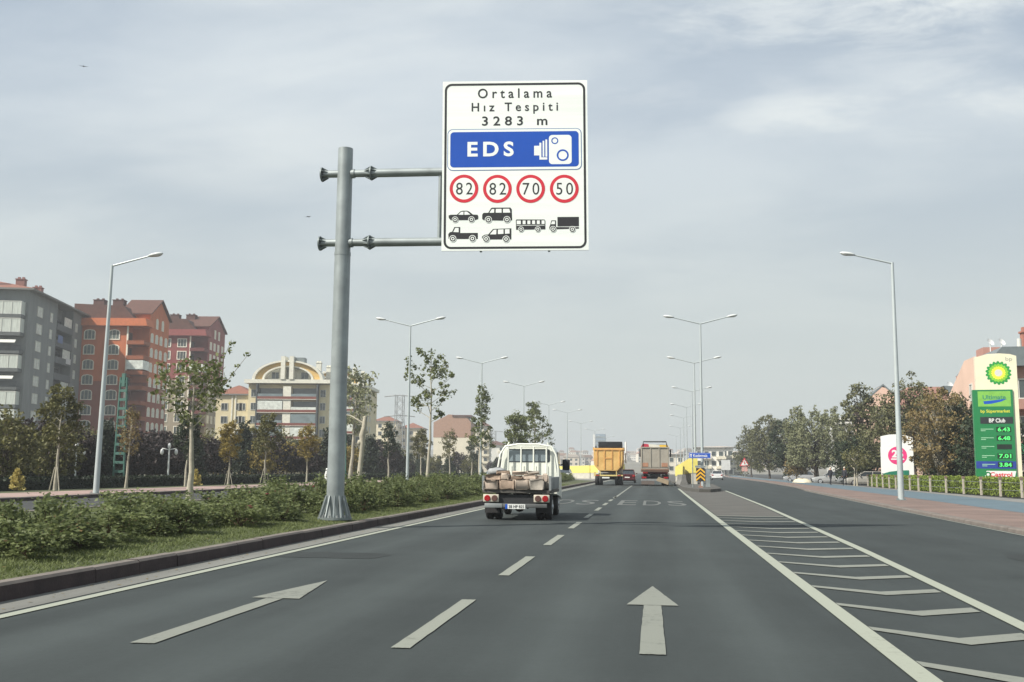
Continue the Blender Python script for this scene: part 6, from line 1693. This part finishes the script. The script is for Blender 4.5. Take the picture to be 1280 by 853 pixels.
# ------------------------------------------------------------------ people, parked cars, small things on the right
def person(label, x, y, rz, coat, trousers, hair, stride=.22, skin=S(196, 150, 124)):
    t = thing('person', label, 'person', (x, y, .1), rz)
    V = [(0, 0, .94), (.09, 0, .88), (.10, stride, .48), (.10, stride - .02, .08), (.10, stride + .15, .04), (-.09, 0, .88), (-.10, -stride * .6, .50), (-.10, -stride - .1, .12), (-.10, -stride + .04, .05),
         (0, 0, 1.15), (0, .01, 1.38), (0, .01, 1.49), (0, .03, 1.58), (0, .04, 1.68), (.17, 0, 1.40), (.22, -.08, 1.14), (.22, .02, .90), (.22, .05, .80), (-.17, 0, 1.40), (-.22, .08, 1.14), (-.22, .18, .92), (-.22, .22, .83)]
    E = [(0, 1), (1, 2), (2, 3), (3, 4), (0, 5), (5, 6), (6, 7), (7, 8), (0, 9), (9, 10), (10, 11), (11, 12), (12, 13), (10, 14), (14, 15), (15, 16), (16, 17), (10, 18), (18, 19), (19, 20), (20, 21)]
    Rd = [.15, .10, .065, .045, .04, .10, .065, .045, .04, .15, .15, .055, .085, .085, .07, .05, .04, .035, .07, .05, .04, .035]
    me = bpy.data.meshes.new('person_body'); me.from_pydata(V, E, []); o = bpy.data.objects.new('tmp_body', me); COL.objects.link(o)
    md = o.modifiers.new('skin', 'SKIN'); sv = me.skin_vertices[0].data
    for i, r_ in enumerate(Rd): sv[i].radius = (r_, r_ * .8)
    sv[0].use_root = True
    o.modifiers.new('sub', 'SUBSURF').levels = 1
    dg = bpy.context.evaluated_depsgraph_get(); res = bpy.data.meshes.new_from_object(o.evaluated_get(dg)); bpy.data.objects.remove(o)
    cm, tm, sm_, sh = mat('coat_' + label[:9], coat, .9), mat('trousers_' + label[:9], trousers, .9), mat('skin', skin, .6), mat('shoe', (.02, .02, .02), .6)
    res.materials.clear()
    for m_ in (cm, tm, sm_, sh): res.materials.append(m_)
    for p in res.polygons:
        c = p.center; p.use_smooth = True
        p.material_index = 2 if c.z > 1.46 or (abs(c.x) > .17 and c.z < .88) else (0 if c.z > .84 else (3 if c.z < .09 else 1))
    link('body', res, t)
    h = MB(); h.sphere((0, .02, 1.67), (.098, .105, .10), 12); h.build('hair', mat('hair_' + label[:9], hair, .8), t)
    f = MB(); f.sphere((0, .125, 1.62), (.016, .022, .026), 8)
    f.build('nose', sm_, t)
    e = MB()
    for s in (-1, 1): e.sphere((s * .034, .112, 1.645), (.012, .008, .009), 8)
    e.build('eyes', sh, t)
person('pedestrian with pale hair in dark clothes walking on the blue path', 17.2, 104, R(200), S(40, 42, 50), S(32, 34, 40), S(190, 184, 170))
person('pedestrian in black standing just right of the pale haired one', 18.0, 101, R(160), S(28, 30, 40), S(26, 28, 40), S(40, 34, 30), .08)
for k, (l, x, y, rz, c) in enumerate((('white car parked nose out behind the two pedestrians', 22.4, 122, R(80), (.6, .61, .6)), ('silver car parked in the shade left of the billboard', 24.4, 118, R(75), (.42, .44, .45)), ('cream car parked closest to the billboard post', 23.8, 110, R(85), (.62, .6, .54)), ('pale car parked in the shade farther left under the trees', 21.4, 140, R(70), (.5, .51, .52)))):
    car(l, x, y, rz, tuple(.55 * v for v in c))
m = MB(); m.sphere((0, 0, 0), (1.1, 2.6, .55), 18)
rr = random.Random(4)
for i, v in enumerate(m.v): m.v[i] = (v[0] + rr.uniform(-.1, .1), v[1] + rr.uniform(-.2, .2), v[2] + rr.uniform(-.05, .05))
o = m.build('sand_heap', mat('pale_sand', S(196, 186, 162), .95, var=.12, scale=2)); o.location = (17.6, 126, .05); tag(o, 'pale sand heap beside the blue path under the feathery tree', 'sand heap')
# birds far up
for l, x, y, z, rz in (('tiny dark bird high in the sky at the upper left', -49.0, 80, 36.0, .5), ('tiny dark bird gliding left of the big sign pole', -29.9, 85, 23.3, -.3)):
    t = thing('bird', l, 'bird', (x, y, z), rz)
    b = MB(); b.tube([(0, -.20, 0), (0, -.1, 0), (0, .08, .0), (0, .17, .02), (0, .22, .01)], [.01, .035, .045, .028, .006], 8)
    for s in (-1, 1): b.prism([(s * .03, -.04), (s * .2, -.02), (s * .38, -.09), (s * .2, .06), (s * .03, .08)], .0, .008, 'z')
    b.build('body', mat('bird_dark', (.04, .04, .045), .8), t)

# ------------------------------------------------------------------ the air
HAZE = 0.0006
hz = MB(); hz.box(-1520, 1520, -80, 1920, -1.2, 58)
h = struct('haze', hz, []); h['kind'] = 'stuff'
hm = bpy.data.materials.new('haze'); hm.use_nodes = True; hm.node_tree.nodes.clear()
ho = hm.node_tree.nodes.new('ShaderNodeOutputMaterial'); pv = hm.node_tree.nodes.new('ShaderNodeVolumePrincipled')
pv.inputs['Color'].default_value = (.86, .89, .92, 1); pv.inputs['Density'].default_value = HAZE; pv.inputs['Anisotropy'].default_value = 0.2
hm.node_tree.links.new(pv.outputs[0], ho.inputs['Volume'])
h.data.materials.append(hm)
print('done', len(scn.objects))
